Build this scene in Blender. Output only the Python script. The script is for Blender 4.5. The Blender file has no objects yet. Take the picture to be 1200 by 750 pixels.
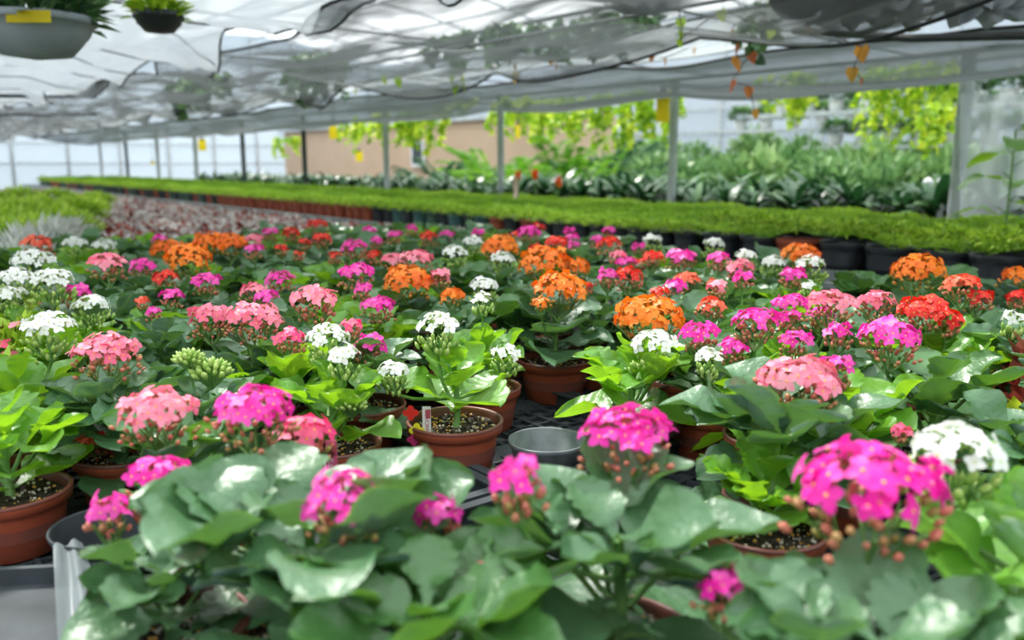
import bpy, math, random
import numpy as np
from mathutils import Vector, Matrix, noise
random.seed(7); rng = np.random.default_rng(7)
D = bpy.data; COL = bpy.context.scene.collection
PI = math.pi
BZ = 0.83            # height of the bench top
CZ = 1.25            # eye height
F = 1000.0; TP = 0.185
pitch = math.atan(TP)
UX = Vector((-0.625, 0.78, 0)).normalized(); NX = Vector((UX.y, -UX.x, 0))
def UN(u, n, z=0.0): return UX*u + NX*n + Vector((0, 0, z))
AX = math.atan2(UX.y, UX.x)
def ray(px, py):
    cp, sp = math.cos(pitch), math.sin(pitch)
    a, b = px-600, py-375
    return Vector((a, F*cp-b*sp, -F*sp-b*cp))
def at_depth(px, py, Y):
    r = ray(px, py); r = r*(Y/r.y); return r+Vector((0, 0, CZ))
def at_z(px, py, z):
    r = ray(px, py); r = r*((z-CZ)/r.z); return r+Vector((0, 0, CZ))

# ------------------------------------------------------------------ materials
def nmat(name):
    m = D.materials.new(name); m.use_nodes = True
    nt = m.node_tree; nt.nodes.clear()
    return m, nt
def N(nt, t, **k):
    n = nt.nodes.new(t)
    for a, b in k.items():
        if a.startswith('_'): setattr(n, a[1:], b)
        else: n.inputs[a.replace('__', ' ')].default_value = b
    return n
def L(nt, a, b): nt.links.new(a, b)
def c4(c): return (c[0], c[1], c[2], 1)
def simple(name, col, rough=.5, col2=None, scale=20, spec=.5, metal=0, bump=0, trans=0, tcol=None, coat=0):
    m, nt = nmat(name)
    out = N(nt, 'ShaderNodeOutputMaterial'); p = N(nt, 'ShaderNodeBsdfPrincipled')
    p.inputs['Base Color'].default_value = c4(col); p.inputs['Roughness'].default_value = rough
    p.inputs['Metallic'].default_value = metal; p.inputs['Specular IOR Level'].default_value = spec
    p.inputs['Coat Weight'].default_value = coat
    if col2 is not None or bump:
        g = N(nt, 'ShaderNodeNewGeometry')
        nz = N(nt, 'ShaderNodeTexNoise'); nz.inputs['Scale'].default_value = scale; nz.inputs['Detail'].default_value = 3
        L(nt, g.outputs['Position'], nz.inputs['Vector'])
        if col2 is not None:
            cr = N(nt, 'ShaderNodeValToRGB'); cr.color_ramp.elements[0].position = .35; cr.color_ramp.elements[1].position = .65
            cr.color_ramp.elements[0].color = c4(col); cr.color_ramp.elements[1].color = c4(col2)
            L(nt, nz.outputs['Fac'], cr.inputs['Fac']); L(nt, cr.outputs['Color'], p.inputs['Base Color'])
        if bump:
            b = N(nt, 'ShaderNodeBump'); b.inputs['Strength'].default_value = bump; b.inputs['Distance'].default_value = .01
            L(nt, nz.outputs['Fac'], b.inputs['Height']); L(nt, b.outputs['Normal'], p.inputs['Normal'])
    if trans:
        t = N(nt, 'ShaderNodeBsdfTranslucent'); t.inputs['Color'].default_value = c4(tcol or col)
        mx = N(nt, 'ShaderNodeMixShader'); mx.inputs[0].default_value = trans
        L(nt, p.outputs[0], mx.inputs[1]); L(nt, t.outputs[0], mx.inputs[2]); L(nt, mx.outputs[0], out.inputs[0])
    else: L(nt, p.outputs[0], out.inputs[0])
    return m
def leaf_mat(name, top, top2, under, tcol, trans=.3, rough=.38, edge=(.28, .42, .08), coat=.25):
    """UV: x along the leaf 0..1, y across 0..1"""
    m, nt = nmat(name)
    out = N(nt, 'ShaderNodeOutputMaterial'); p = N(nt, 'ShaderNodeBsdfPrincipled')
    p.inputs['Roughness'].default_value = rough; p.inputs['Specular IOR Level'].default_value = .55; p.inputs['Coat Weight'].default_value = coat
    p.inputs['Coat Roughness'].default_value = .35
    uv = N(nt, 'ShaderNodeUVMap'); sx = N(nt, 'ShaderNodeSeparateXYZ'); L(nt, uv.outputs[0], sx.inputs[0])
    ab = N(nt, 'ShaderNodeMath', _operation='SUBTRACT'); L(nt, sx.outputs[1], ab.inputs[0]); ab.inputs[1].default_value = .5
    ab2 = N(nt, 'ShaderNodeMath', _operation='ABSOLUTE'); L(nt, ab.outputs[0], ab2.inputs[0])
    g = N(nt, 'ShaderNodeNewGeometry'); nz = N(nt, 'ShaderNodeTexNoise'); nz.inputs['Scale'].default_value = 45; nz.inputs['Detail'].default_value = 6
    L(nt, g.outputs['Position'], nz.inputs['Vector'])
    oi = N(nt, 'ShaderNodeObjectInfo')
    ad = N(nt, 'ShaderNodeMath', _operation='MULTIPLY_ADD'); L(nt, oi.outputs['Random'], ad.inputs[0]); ad.inputs[1].default_value = .35
    L(nt, nz.outputs['Fac'], ad.inputs[2])
    cr = N(nt, 'ShaderNodeValToRGB'); cr.color_ramp.elements[0].position = .45; cr.color_ramp.elements[1].position = .9
    cr.color_ramp.elements[0].color = c4(top); cr.color_ramp.elements[1].color = c4(top2)
    L(nt, ad.outputs[0], cr.inputs[0])
    # midrib and margin
    rib = N(nt, 'ShaderNodeMapRange'); rib.inputs[1].default_value = .0; rib.inputs[2].default_value = .035; rib.inputs[3].default_value = .5; rib.inputs[4].default_value = 0
    L(nt, ab2.outputs[0], rib.inputs[0])
    mar = N(nt, 'ShaderNodeMapRange'); mar.inputs[1].default_value = .455; mar.inputs[2].default_value = .5; mar.inputs[3].default_value = 0; mar.inputs[4].default_value = .8
    L(nt, ab2.outputs[0], mar.inputs[0])
    mm = N(nt, 'ShaderNodeMath', _operation='MAXIMUM'); L(nt, rib.outputs[0], mm.inputs[0]); L(nt, mar.outputs[0], mm.inputs[1])
    mx = N(nt, 'ShaderNodeMix', _data_type='RGBA'); L(nt, mm.outputs[0], mx.inputs[0]); L(nt, cr.outputs[0], mx.inputs[6]); mx.inputs[7].default_value = c4(edge)
    mx2 = N(nt, 'ShaderNodeMix', _data_type='RGBA'); L(nt, g.outputs['Backfacing'], mx2.inputs[0]); L(nt, mx.outputs[2], mx2.inputs[6]); mx2.inputs[7].default_value = c4(under)
    L(nt, mx2.outputs[2], p.inputs['Base Color'])
    # veins bump
    wv = N(nt, 'ShaderNodeTexNoise'); wv.inputs['Scale'].default_value = 75; wv.inputs['Detail'].default_value = 4; L(nt, g.outputs['Position'], wv.inputs['Vector'])
    b = N(nt, 'ShaderNodeBump'); b.inputs['Strength'].default_value = .8; b.inputs['Distance'].default_value = .004
    L(nt, wv.outputs['Fac'], b.inputs['Height']); L(nt, b.outputs['Normal'], p.inputs['Normal'])
    t = N(nt, 'ShaderNodeBsdfTranslucent'); t.inputs['Color'].default_value = c4(tcol)
    ms = N(nt, 'ShaderNodeMixShader'); ms.inputs[0].default_value = trans
    L(nt, p.outputs[0], ms.inputs[1]); L(nt, t.outputs[0], ms.inputs[2]); L(nt, ms.outputs[0], out.inputs[0])
    return m
def tint_mat(name, a, b, c=None, trans=.25, rough=.5, tcol=None):
    """colour picked by the mesh attribute 'tint'"""
    m, nt = nmat(name)
    out = N(nt, 'ShaderNodeOutputMaterial'); p = N(nt, 'ShaderNodeBsdfPrincipled'); p.inputs['Roughness'].default_value = rough
    at = N(nt, 'ShaderNodeAttribute'); at.attribute_name = 'tint'
    cr = N(nt, 'ShaderNodeValToRGB'); cr.color_ramp.elements[0].color = c4(a); cr.color_ramp.elements[1].color = c4(b)
    if c is not None:
        e = cr.color_ramp.elements.new(.5); e.color = c4(c)
    L(nt, at.outputs['Fac'], cr.inputs[0]); L(nt, cr.outputs[0], p.inputs['Base Color'])
    t = N(nt, 'ShaderNodeBsdfTranslucent'); 
    if tcol: t.inputs['Color'].default_value = c4(tcol)
    else: L(nt, cr.outputs[0], t.inputs['Color'])
    ms = N(nt, 'ShaderNodeMixShader'); ms.inputs[0].default_value = trans
    L(nt, p.outputs[0], ms.inputs[1]); L(nt, t.outputs[0], ms.inputs[2]); L(nt, ms.outputs[0], out.inputs[0])
    return m
def sheet_mat(name, col, opac, tfrac=.5, tcol=None, streak=None, rough=.6):
    """film or netting: partly see-through, partly diffuse / translucent; streak = (scale along, across, low opacity, high opacity) in UV"""
    m, nt = nmat(name)
    out = N(nt, 'ShaderNodeOutputMaterial')
    d = N(nt, 'ShaderNodeBsdfPrincipled'); d.inputs['Base Color'].default_value = c4(col); d.inputs['Roughness'].default_value = rough
    t = N(nt, 'ShaderNodeBsdfTranslucent'); t.inputs['Color'].default_value = c4(tcol or col)
    m1 = N(nt, 'ShaderNodeMixShader'); m1.inputs[0].default_value = tfrac
    L(nt, d.outputs[0], m1.inputs[1]); L(nt, t.outputs[0], m1.inputs[2])
    tr = N(nt, 'ShaderNodeBsdfTransparent'); m2 = N(nt, 'ShaderNodeMixShader'); m2.inputs[0].default_value = opac
    L(nt, tr.outputs[0], m2.inputs[1]); L(nt, m1.outputs[0], m2.inputs[2]); L(nt, m2.outputs[0], out.inputs[0])
    if streak:
        uv = N(nt, 'ShaderNodeUVMap'); mp = N(nt, 'ShaderNodeMapping'); mp.inputs['Scale'].default_value = (streak[0], streak[1], 1)
        nz = N(nt, 'ShaderNodeTexNoise'); nz.inputs['Scale'].default_value = 1; nz.inputs['Detail'].default_value = 3
        L(nt, uv.outputs[0], mp.inputs[0]); L(nt, mp.outputs[0], nz.inputs['Vector'])
        r = N(nt, 'ShaderNodeMapRange'); r.inputs[1].default_value = .38; r.inputs[2].default_value = .62; r.inputs[3].default_value = streak[2]; r.inputs[4].default_value = streak[3]
        L(nt, nz.outputs['Fac'], r.inputs[0]); L(nt, r.outputs[0], m2.inputs[0])
    return m

M = {}
M['leaf_blue'] = leaf_mat('leaf_blue', (.024, .066, .058), (.12, .19, .18), (.08, .19, .08), (.20, .46, .06), .17, coat=.32, rough=.36)
M['leaf_green'] = leaf_mat('leaf_green', (.035, .12, .018), (.10, .23, .04), (.14, .34, .04), (.42, .80, .02), .36, rough=.32, coat=.4)
M['leaf_deep'] = leaf_mat('leaf_deep', (.016, .055, .034), (.05, .115, .08), (.07, .19, .05), (.2, .48, .03), .2, coat=.4, rough=.33)
M['leaf_pale'] = leaf_mat('leaf_pale', (.12, .24, .15), (.34, .47, .40), (.16, .38, .05), (.30, .62, .05), .3, coat=.3)
M['stem'] = simple('stem', (.12, .26, .06), .45, (.17, .33, .09), 60)
FC = {  # florets, petals dark / light / mid
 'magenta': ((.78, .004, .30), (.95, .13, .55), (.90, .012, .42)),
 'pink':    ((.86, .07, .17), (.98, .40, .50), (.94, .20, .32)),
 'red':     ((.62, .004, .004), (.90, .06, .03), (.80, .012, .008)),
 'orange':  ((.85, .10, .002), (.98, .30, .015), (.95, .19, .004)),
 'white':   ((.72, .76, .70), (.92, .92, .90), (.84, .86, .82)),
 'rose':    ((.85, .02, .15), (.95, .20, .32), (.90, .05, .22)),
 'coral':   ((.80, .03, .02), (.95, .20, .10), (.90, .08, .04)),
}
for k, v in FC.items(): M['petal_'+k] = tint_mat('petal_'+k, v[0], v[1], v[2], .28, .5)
M['eye'] = simple('eye', (.85, .42, .05), .5)
M['eye_white'] = simple('eye_white', (.55, .66, .12), .5)
M['bud_pink'] = tint_mat('bud_pink', (.32, .28, .06), (.62, .16, .12), (.55, .22, .12), .15)
M['bud_green'] = tint_mat('bud_green', (.22, .42, .06), (.55, .68, .22), (.38, .56, .12), .2)
M['bud_orange'] = tint_mat('bud_orange', (.28, .32, .05), (.75, .22, .03), (.5, .3, .05), .15)
M['terracotta'] = simple('terracotta', (.33, .072, .035), .42, (.38, .085, .04), 30, bump=.05)
M['terracotta_rim'] = simple('terracotta_rim', (.22, .06, .04), .4, (.15, .06, .05), 25)
M['soil'] = simple('soil', (.016, .011, .008), .9, (.06, .04, .028), 300, bump=.6)
M['perlite'] = simple('perlite', (.55, .5, .42), .8)
M['grain'] = simple('grain', (.62, .33, .06), .5)
M['tray'] = simple('tray', (.022, .028, .032), .62, (.05, .06, .068), 14, bump=.1, spec=.25)
M['bench'] = simple('bench', (.035, .042, .045), .6, (.085, .095, .1), 8, bump=.15)
M['lip'] = simple('lip', (.36, .40, .40), .4, (.25, .28, .28), 5, metal=.4)
M['galv'] = simple('galv', (.62, .66, .68), .4, (.48, .52, .55), 12, metal=.2)
M['dark_steel'] = simple('dark_steel', (.05, .06, .065), .5, (.09, .1, .11), 9, metal=.3)
M['floor'] = simple('floor', (.10, .10, .095), .85, (.18, .175, .165), 2.5, bump=.3)
M['black_pot'] = simple('black_pot', (.022, .026, .03), .35, (.04, .045, .05), 18)
M['teal_pot'] = simple('teal_pot', (.05, .13, .125), .4, (.07, .165, .15), 18)
M['green_pot'] = simple('green_pot', (.055, .12, .08), .4, (.08, .15, .10), 18)
M['white_pot'] = simple('white_pot', (.75, .77, .78), .4)
M['grey_bowl'] = simple('grey_bowl', (.42, .47, .5), .5, (.3, .35, .38), 6)
M['moss'] = tint_mat('moss', (.10, .25, .012), (.66, .80, .12), (.33, .55, .04), .4, .6)
M['moss_base'] = simple('moss_base', (.08, .18, .015), .9, (.17, .32, .03), 25, bump=.5)
M['lime'] = tint_mat('lime', (.18, .38, .015), (.75, .82, .06), (.42, .64, .03), .45, .45)
M['vine_red'] = tint_mat('vine_red', (.45, .10, .03), (.50, .46, .05), (.55, .26, .03), .4, .45)
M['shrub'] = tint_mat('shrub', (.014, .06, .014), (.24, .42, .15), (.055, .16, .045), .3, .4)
M['shrub_light'] = tint_mat('shrub_light', (.02, .08, .02), (.34, .50, .2), (.085, .22, .055), .3, .35)
M['palm'] = tint_mat('palm', (.05, .19, .012), (.34, .60, .06), (.14, .37, .02), .35, .4)
M['palm_dark'] = tint_mat('palm_dark', (.015, .065, .03), (.15, .30, .16), (.045, .13, .065), .25, .4)
M['strap'] = tint_mat('strap', (.008, .045, .014), (.16, .30, .11), (.03, .11, .03), .18, .36)
M['bush_left'] = tint_mat('bush_left', (.10, .26, .015), (.60, .78, .12), (.30, .52, .03), .4, .45)
M['silver'] = tint_mat('silver', (.50, .54, .47), (.88, .90, .84), (.70, .73, .66), .2, .5)
M['red_leaf'] = tint_mat('red_leaf', (.16, .025, .02), (.50, .13, .09), (.30, .055, .04), .2, .4)
M['silver_leaf'] = tint_mat('silver_leaf', (.36, .34, .31), (.82, .80, .76), (.60, .56, .52), .2, .35)
M['bark'] = simple('bark', (.12, .09, .06), .9, (.07, .05, .035), 20)
M['yellow_card'] = simple('yellow_card', (.86, .70, .012), .6, trans=.35, tcol=(.95, .85, .02))
M['rope'] = simple('rope', (.025, .03, .032), .7)
M['orange_tip'] = simple('orange_tip', (.95, .13, .01), .5)
M['white_plastic'] = simple('white_plastic', (.82, .84, .85), .45)
M['pink_ribbon'] = simple('pink_ribbon', (.80, .55, .55), .6)
M['film'] = sheet_mat('film', (.86, .89, .91), .6, .7, (.9, .94, .97))
M['drape'] = sheet_mat('drape', (.42, .46, .49), .92, .5, (.36, .40, .43), streak=(2.2, 5, .80, .99))
M['end_film'] = sheet_mat('end_film', (.58, .64, .68), .84, .6, (.5, .57, .63))
M['net'] = sheet_mat('net', (.085, .095, .10), .7, .3, (.16, .18, .185), streak=(1.8, 6.5, .46, .99))
M['net_dark'] = sheet_mat('net_dark', (.10, .115, .125), .8, .25, (.13, .15, .16), streak=(.6, 7, .74, .99))
M['net_light'] = sheet_mat('net_light', (.45, .48, .49), .6, .55, (.6, .64, .65), streak=(.9, 5, .22, .88))
M['cardboard'] = simple('cardboard', (.55, .39, .27), .8, (.62, .45, .32), 1.2)
M['dark_glass'] = simple('dark_glass', (.03, .04, .045), .15)
M['sleeve'] = sheet_mat('sleeve', (.42, .48, .50), .62, .4, (.6, .66, .68), rough=.2)
M['tag_red'] = simple('tag_red', (.72, .03, .02), .4); M['tag_yellow'] = simple('tag_yellow', (.80, .72, .03), .4)
M['tag_plum'] = simple('tag_plum', (.48, .03, .14), .4); M['tag_white'] = simple('tag_white', (.78, .76, .74), .4)
M['tag_text'] = simple('tag_text', (.45, .08, .1), .5); M['tag_pink'] = simple('tag_pink', (.62, .10, .22), .4)
M['tag_dark'] = simple('tag_dark', (.10, .025, .02), .5)
M['side_film'] = sheet_mat('side_film', (.66, .72, .76), .82, .6, (.66, .72, .78))
M['wall_poly'] = simple('wall_poly', (.72, .77, .79), .35, (.62, .68, .70), 3, trans=.4, tcol=(.9, .95, .97))

# ------------------------------------------------------------------ mesh builder
class MB:
    def __init__(s): s.v = []; s.f = []; s.mi = []; s.uv = []; s.t = []
    def add(s, vs, fs, mi=0, uvs=None, tint=0.5):
        o = len(s.v); s.v.extend([tuple(v) for v in vs]); s.t.extend([tint]*len(vs) if not isinstance(tint, (list, tuple)) else tint)
        s.uv.extend(uvs if uvs else [(0, 0)]*len(vs))
        for f in fs: s.f.append(tuple(i+o for i in f)); s.mi.append(mi)
    def box(s, c, d, mi=0, rot=0.0):
        x, y, z = d[0]/2, d[1]/2, d[2]/2; cr, sr = math.cos(rot), math.sin(rot)
        vs = [(c[0]+a*x*cr-b*y*sr, c[1]+a*x*sr+b*y*cr, c[2]+e*z) for a in (-1, 1) for b in (-1, 1) for e in (-1, 1)]
        s.add(vs, [(0, 1, 3, 2), (4, 6, 7, 5), (0, 4, 5, 1), (2, 3, 7, 6), (0, 2, 6, 4), (1, 5, 7, 3)], mi)
    def tube(s, pts, r, k=6, mi=0, r2=None, tint=.5, cap=True):
        pts = [Vector(p) for p in pts]; n = len(pts); r2 = r if r2 is None else r2; vs = []
        for i, p in enumerate(pts):
            d = (pts[min(i+1, n-1)]-pts[max(i-1, 0)])
            d = d.normalized() if d.length > 1e-9 else Vector((0, 0, 1))
            a = d.cross(Vector((0, 0, 1)) if abs(d.z) < .9 else Vector((1, 0, 0))).normalized(); b = d.cross(a)
            rr = r+(r2-r)*i/max(1, n-1)
            for j in range(k): vs.append(p+a*rr*math.cos(2*PI*j/k)+b*rr*math.sin(2*PI*j/k))
        fs = [(i*k+j, i*k+(j+1) % k, (i+1)*k+(j+1) % k, (i+1)*k+j) for i in range(n-1) for j in range(k)]
        if cap: fs += [tuple(range(k)), tuple(reversed(range((n-1)*k, n*k)))]
        s.add(vs, fs, mi, tint=tint)
    def lathe(s, prof, k=32, mi=0, c=(0, 0, 0), close=False):
        vs = []
        for (r, z) in prof:
            for j in range(k): vs.append((c[0]+r*math.cos(2*PI*j/k), c[1]+r*math.sin(2*PI*j/k), c[2]+z))
        n = len(prof); fs = [(i*k+j, i*k+(j+1) % k, (i+1)*k+(j+1) % k, (i+1)*k+j) for i in range(n-1) for j in range(k)]
        if close: fs.append(tuple(range((n-1)*k, n*k)))
        s.add(vs, fs, mi)
    def blob(s, c, r, axis=(0, 0, 1), el=1.0, k=6, mi=0, tint=.5):
        ax = Vector(axis).normalized(); a = ax.cross(Vector((1, 0, 0)) if abs(ax.x) < .9 else Vector((0, 1, 0))).normalized(); b = ax.cross(a); c = Vector(c)
        vs = [c-ax*r*el]
        for th in (-.5, .25):
            for j in range(k):
                w = math.cos(th*1.2)*r
                vs.append(c+a*w*math.cos(2*PI*j/k)+b*w*math.sin(2*PI*j/k)+ax*r*el*math.sin(th*1.3))
        vs.append(c+ax*r*el)
        fs = [(0, 1+(j+1) % k, 1+j) for j in range(k)]+[(1+j, 1+(j+1) % k, 1+k+(j+1) % k, 1+k+j) for j in range(k)]+[(1+k+j, 1+k+(j+1) % k, 1+2*k) for j in range(k)]
        s.add(vs, fs, mi, tint=tint)
    def mesh(s, name, mats, smooth=True):
        me = D.meshes.new(name); me.from_pydata(s.v, [], s.f); me.update()
        for m in mats: me.materials.append(M[m] if isinstance(m, str) else m)
        me.polygons.foreach_set('material_index', s.mi)
        me.polygons.foreach_set('use_smooth', [smooth]*len(s.f))
        uvl = me.uv_layers.new(name='UVMap'); li = np.zeros(len(me.loops), dtype=np.int32); me.loops.foreach_get('vertex_index', li)
        uvl.data.foreach_set('uv', np.array(s.uv, dtype=np.float32)[li].ravel())
        at = me.attributes.new('tint', 'FLOAT', 'POINT'); at.data.foreach_set('value', np.array(s.t, dtype=np.float32))
        return me
def place(name, me, parent=None, loc=(0, 0, 0), rz=0.0, sc=1.0):
    o = D.objects.new(name, me); COL.objects.link(o); o.location = loc; o.rotation_euler = (0, 0, rz); o.scale = (sc, sc, sc) if not hasattr(sc, '__len__') else sc
    if parent: o.parent = parent
    return o
def tag(o, label=None, cat=None, group=None, kind=None):
    if label: o['label'] = label
    if cat: o['category'] = cat
    if group: o['group'] = group
    if kind: o['kind'] = kind
    return o
def empty(name, loc, rz=0.0, sc=1.0):
    o = D.objects.new(name, None); COL.objects.link(o); o.location = loc; o.rotation_euler = (0, 0, rz); o.scale = (sc, sc, sc); o.empty_display_size = .05
    return o
R = random.random
def U(a, b): return a+(b-a)*random.random()

# ------------------------------------------------------------------ kalanchoe pieces
def add_leaf(mb, base, az, elev, Ln, W, cup, droop, pet=.25, mi=0, roll=0.0, ns=30, nt=6, lobes=7, cren=.24):
    """obovate, scalloped, cupped leaf"""
    base = Vector(base); M3 = Matrix.Rotation(az, 3, 'Z') @ Matrix.Rotation(-elev, 3, 'Y') @ Matrix.Rotation(roll, 3, 'X')
    vs, uv = [], []
    ph = R()*6
    for i in range(ns+1):
        s = i/ns
        if s > pet: k_ = (s-pet)/(1-pet); s = pet+(1-pet)*(1-(1-k_)**1.9)*.5+(1-pet)*k_*.5
        if s < pet: w = W*.07+W*.12*(s/pet)**3; e = 0
        else:
            q = (s-pet)/(1-pet); w = W*.5*max(0.0, math.sin(PI*min(1, q**1.15)))**.50 if q < 1 else 0; w = max(w, W*.085*(1-q)); e = 1
        lob = 1+cren*e*(abs(math.sin(PI*lobes*s+ph))**.6-.75)
        x = Ln*s; zc = -droop*Ln*s*s + .04*Ln*math.sin(s*7+ph)*e
        for j in range(nt+1):
            t = -1+2*j/nt
            y = w*t*(lob if abs(t) > .99 else 1)
            z = zc+cup*w*abs(t)**1.7+(.05*W*math.sin(s*11+ph+t*2)*abs(t)**2)*e + (-.02*W*(1-abs(t))*e)
            vs.append(base+M3@Vector((x-abs(t)**2*w*.12*e, y, z))); uv.append((s, j/nt))
    fs = [(i*(nt+1)+j, i*(nt+1)+j+1, (i+1)*(nt+1)+j+1, (i+1)*(nt+1)+j) for i in range(ns) for j in range(nt)]
    mb.add(vs, [tuple(reversed(f)) for f in fs] if False else fs, mi, uv)

def foliage_mesh(style, seed):
    random.seed(seed); mb = MB()
    # stems at origin = soil level (z 0 is .06 above the bench)
    if style == 'rosette':
        nodes, L0, W0, H = 5, .105, .084, .066; e0, e1 = .0, .7
    elif style == 'upright':
        nodes, L0, W0, H = 5, .092, .076, .068; e0, e1 = .3, 1.05
    elif style == 'openup':
        nodes, L0, W0, H = 5, .098, .084, .055; e0, e1 = .4, 1.1
    elif style == 'openflat':
        nodes, L0, W0, H = 6, .118, .098, .060; e0, e1 = .12, .75
    else:  # full
        nodes, L0, W0, H = 6, .112, .090, .066; e0, e1 = -.05, .62
    mb.tube([(0, 0, -.01), (U(-.004, .004), U(-.004, .004), H*.5), (0, 0, H+(.01 if style[:4] != 'open' else .035))], .0055, 6, 1, .0035)
    a0 = R()*PI
    for k in range(nodes):
        q = k/(nodes-1); z = (.008 if style[:4] != 'open' else .026)+H*q
        for sgn in (0, 1):
            az = a0+(PI/2)*k+PI*sgn+U(-.3, .3)
            sc = (1-.5*q)*U(.85, 1.12)
            add_leaf(mb, (0, 0, z), az, e0+(e1-e0)*q+U(-.12, .2), L0*sc, W0*sc*U(.9, 1.1), U(.1, .42) if style != 'upright' else U(.3, .7), U(.05, .3)*(1-q*.6), U(.18, .3), 0, U(-.3, .3), lobes=random.choice([6, 7, 8]))
    for k in range(4 if style != 'full' else 6) if style[:4] != 'open' else range(0):   # side shoots
        az = a0+PI/4+k*PI/2+U(-.3, .3); b = (math.cos(az)*.012, math.sin(az)*.012, .01+H*U(.15, .6))
        tip = (math.cos(az)*.035, math.sin(az)*.035, b[2]+.03)
        mb.tube([(0, 0, b[2]-.01), b, tip], .003, 5, 1, .002)
        for m in range(3):
            s = U(.45, .72); add_leaf(mb, tip, az+(-1.1, 1.1, 0)[m]+U(-.3, .3), U(.2, .8), L0*s, W0*s, U(.2, .6), U(0, .2), .15, 0, U(-.4, .4), ns=16, lobes=5)
    return mb
FOL = {}
for st in ('rosette', 'upright', 'full'):
    for v in range(4):
        mb = foliage_mesh(st, 100+v*7+len(st))
        lm = {'rosette': ['leaf_blue', 'leaf_deep', 'leaf_blue', 'leaf_green'], 'upright': ['leaf_green', 'leaf_green', 'leaf_blue', 'leaf_green'], 'full': ['leaf_blue', 'leaf_deep', 'leaf_blue', 'leaf_blue']}[st][v]
        FOL[(st, v)] = mb.mesh('foliage', [lm, 'stem'])
FOL[('openup', 0)] = foliage_mesh('openup', 517).mesh('foliage', ['leaf_green', 'stem']); FOL[('openflat', 0)] = foliage_mesh('openflat', 523).mesh('foliage', ['leaf_blue', 'stem'])
random.seed(55); FOL[('upright', 9)] = foliage_mesh('upright', 311).mesh('foliage', ['leaf_pale', 'stem'])
random.seed(11)

def add_floret(mb, c, nrm, size, tint):
    nrm = nrm.normalized(); a = nrm.cross(Vector((R()-.5, R()-.5, R()-.5))).normalized(); b = nrm.cross(a)
    tilt = U(-.1, .35)
    for k in range(4):
        th = k*PI/2; d = a*math.cos(th)+b*math.sin(th); s = nrm.cross(d)
        ln = size*U(.9, 1.08); w = size*.42
        def P(x, y, z): return c+d*x*ln+s*y*w+nrm*z*size
        vs = [P(.04, .22, 0), P(.04, -.22, 0), P(.5, -1, .08+tilt*.3), P(.5, 0, .02+tilt*.25), P(.5, 1, .08+tilt*.3), P(.85, -.62, -.02+tilt*.5), P(.85, .62, -.02+tilt*.5), P(1.06, 0, -.1+tilt*.5)]
        tt = min(1, max(0, tint+U(-.12, .12)))
        mb.add(vs, [(1, 2, 3), (0, 1, 3), (0, 3, 4), (2, 5, 3), (3, 6, 4), (5, 7, 3), (3, 7, 6)], 0, tint=tt)
    r = size*.13
    mb.add([c+nrm*size*.16]+[c+a*r*math.cos(2*PI*j/5)+b*r*math.sin(2*PI*j/5)+nrm*size*.05 for j in range(5)], [(0, 1+j, 1+(j+1) % 5) for j in range(5)], 1)

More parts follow.
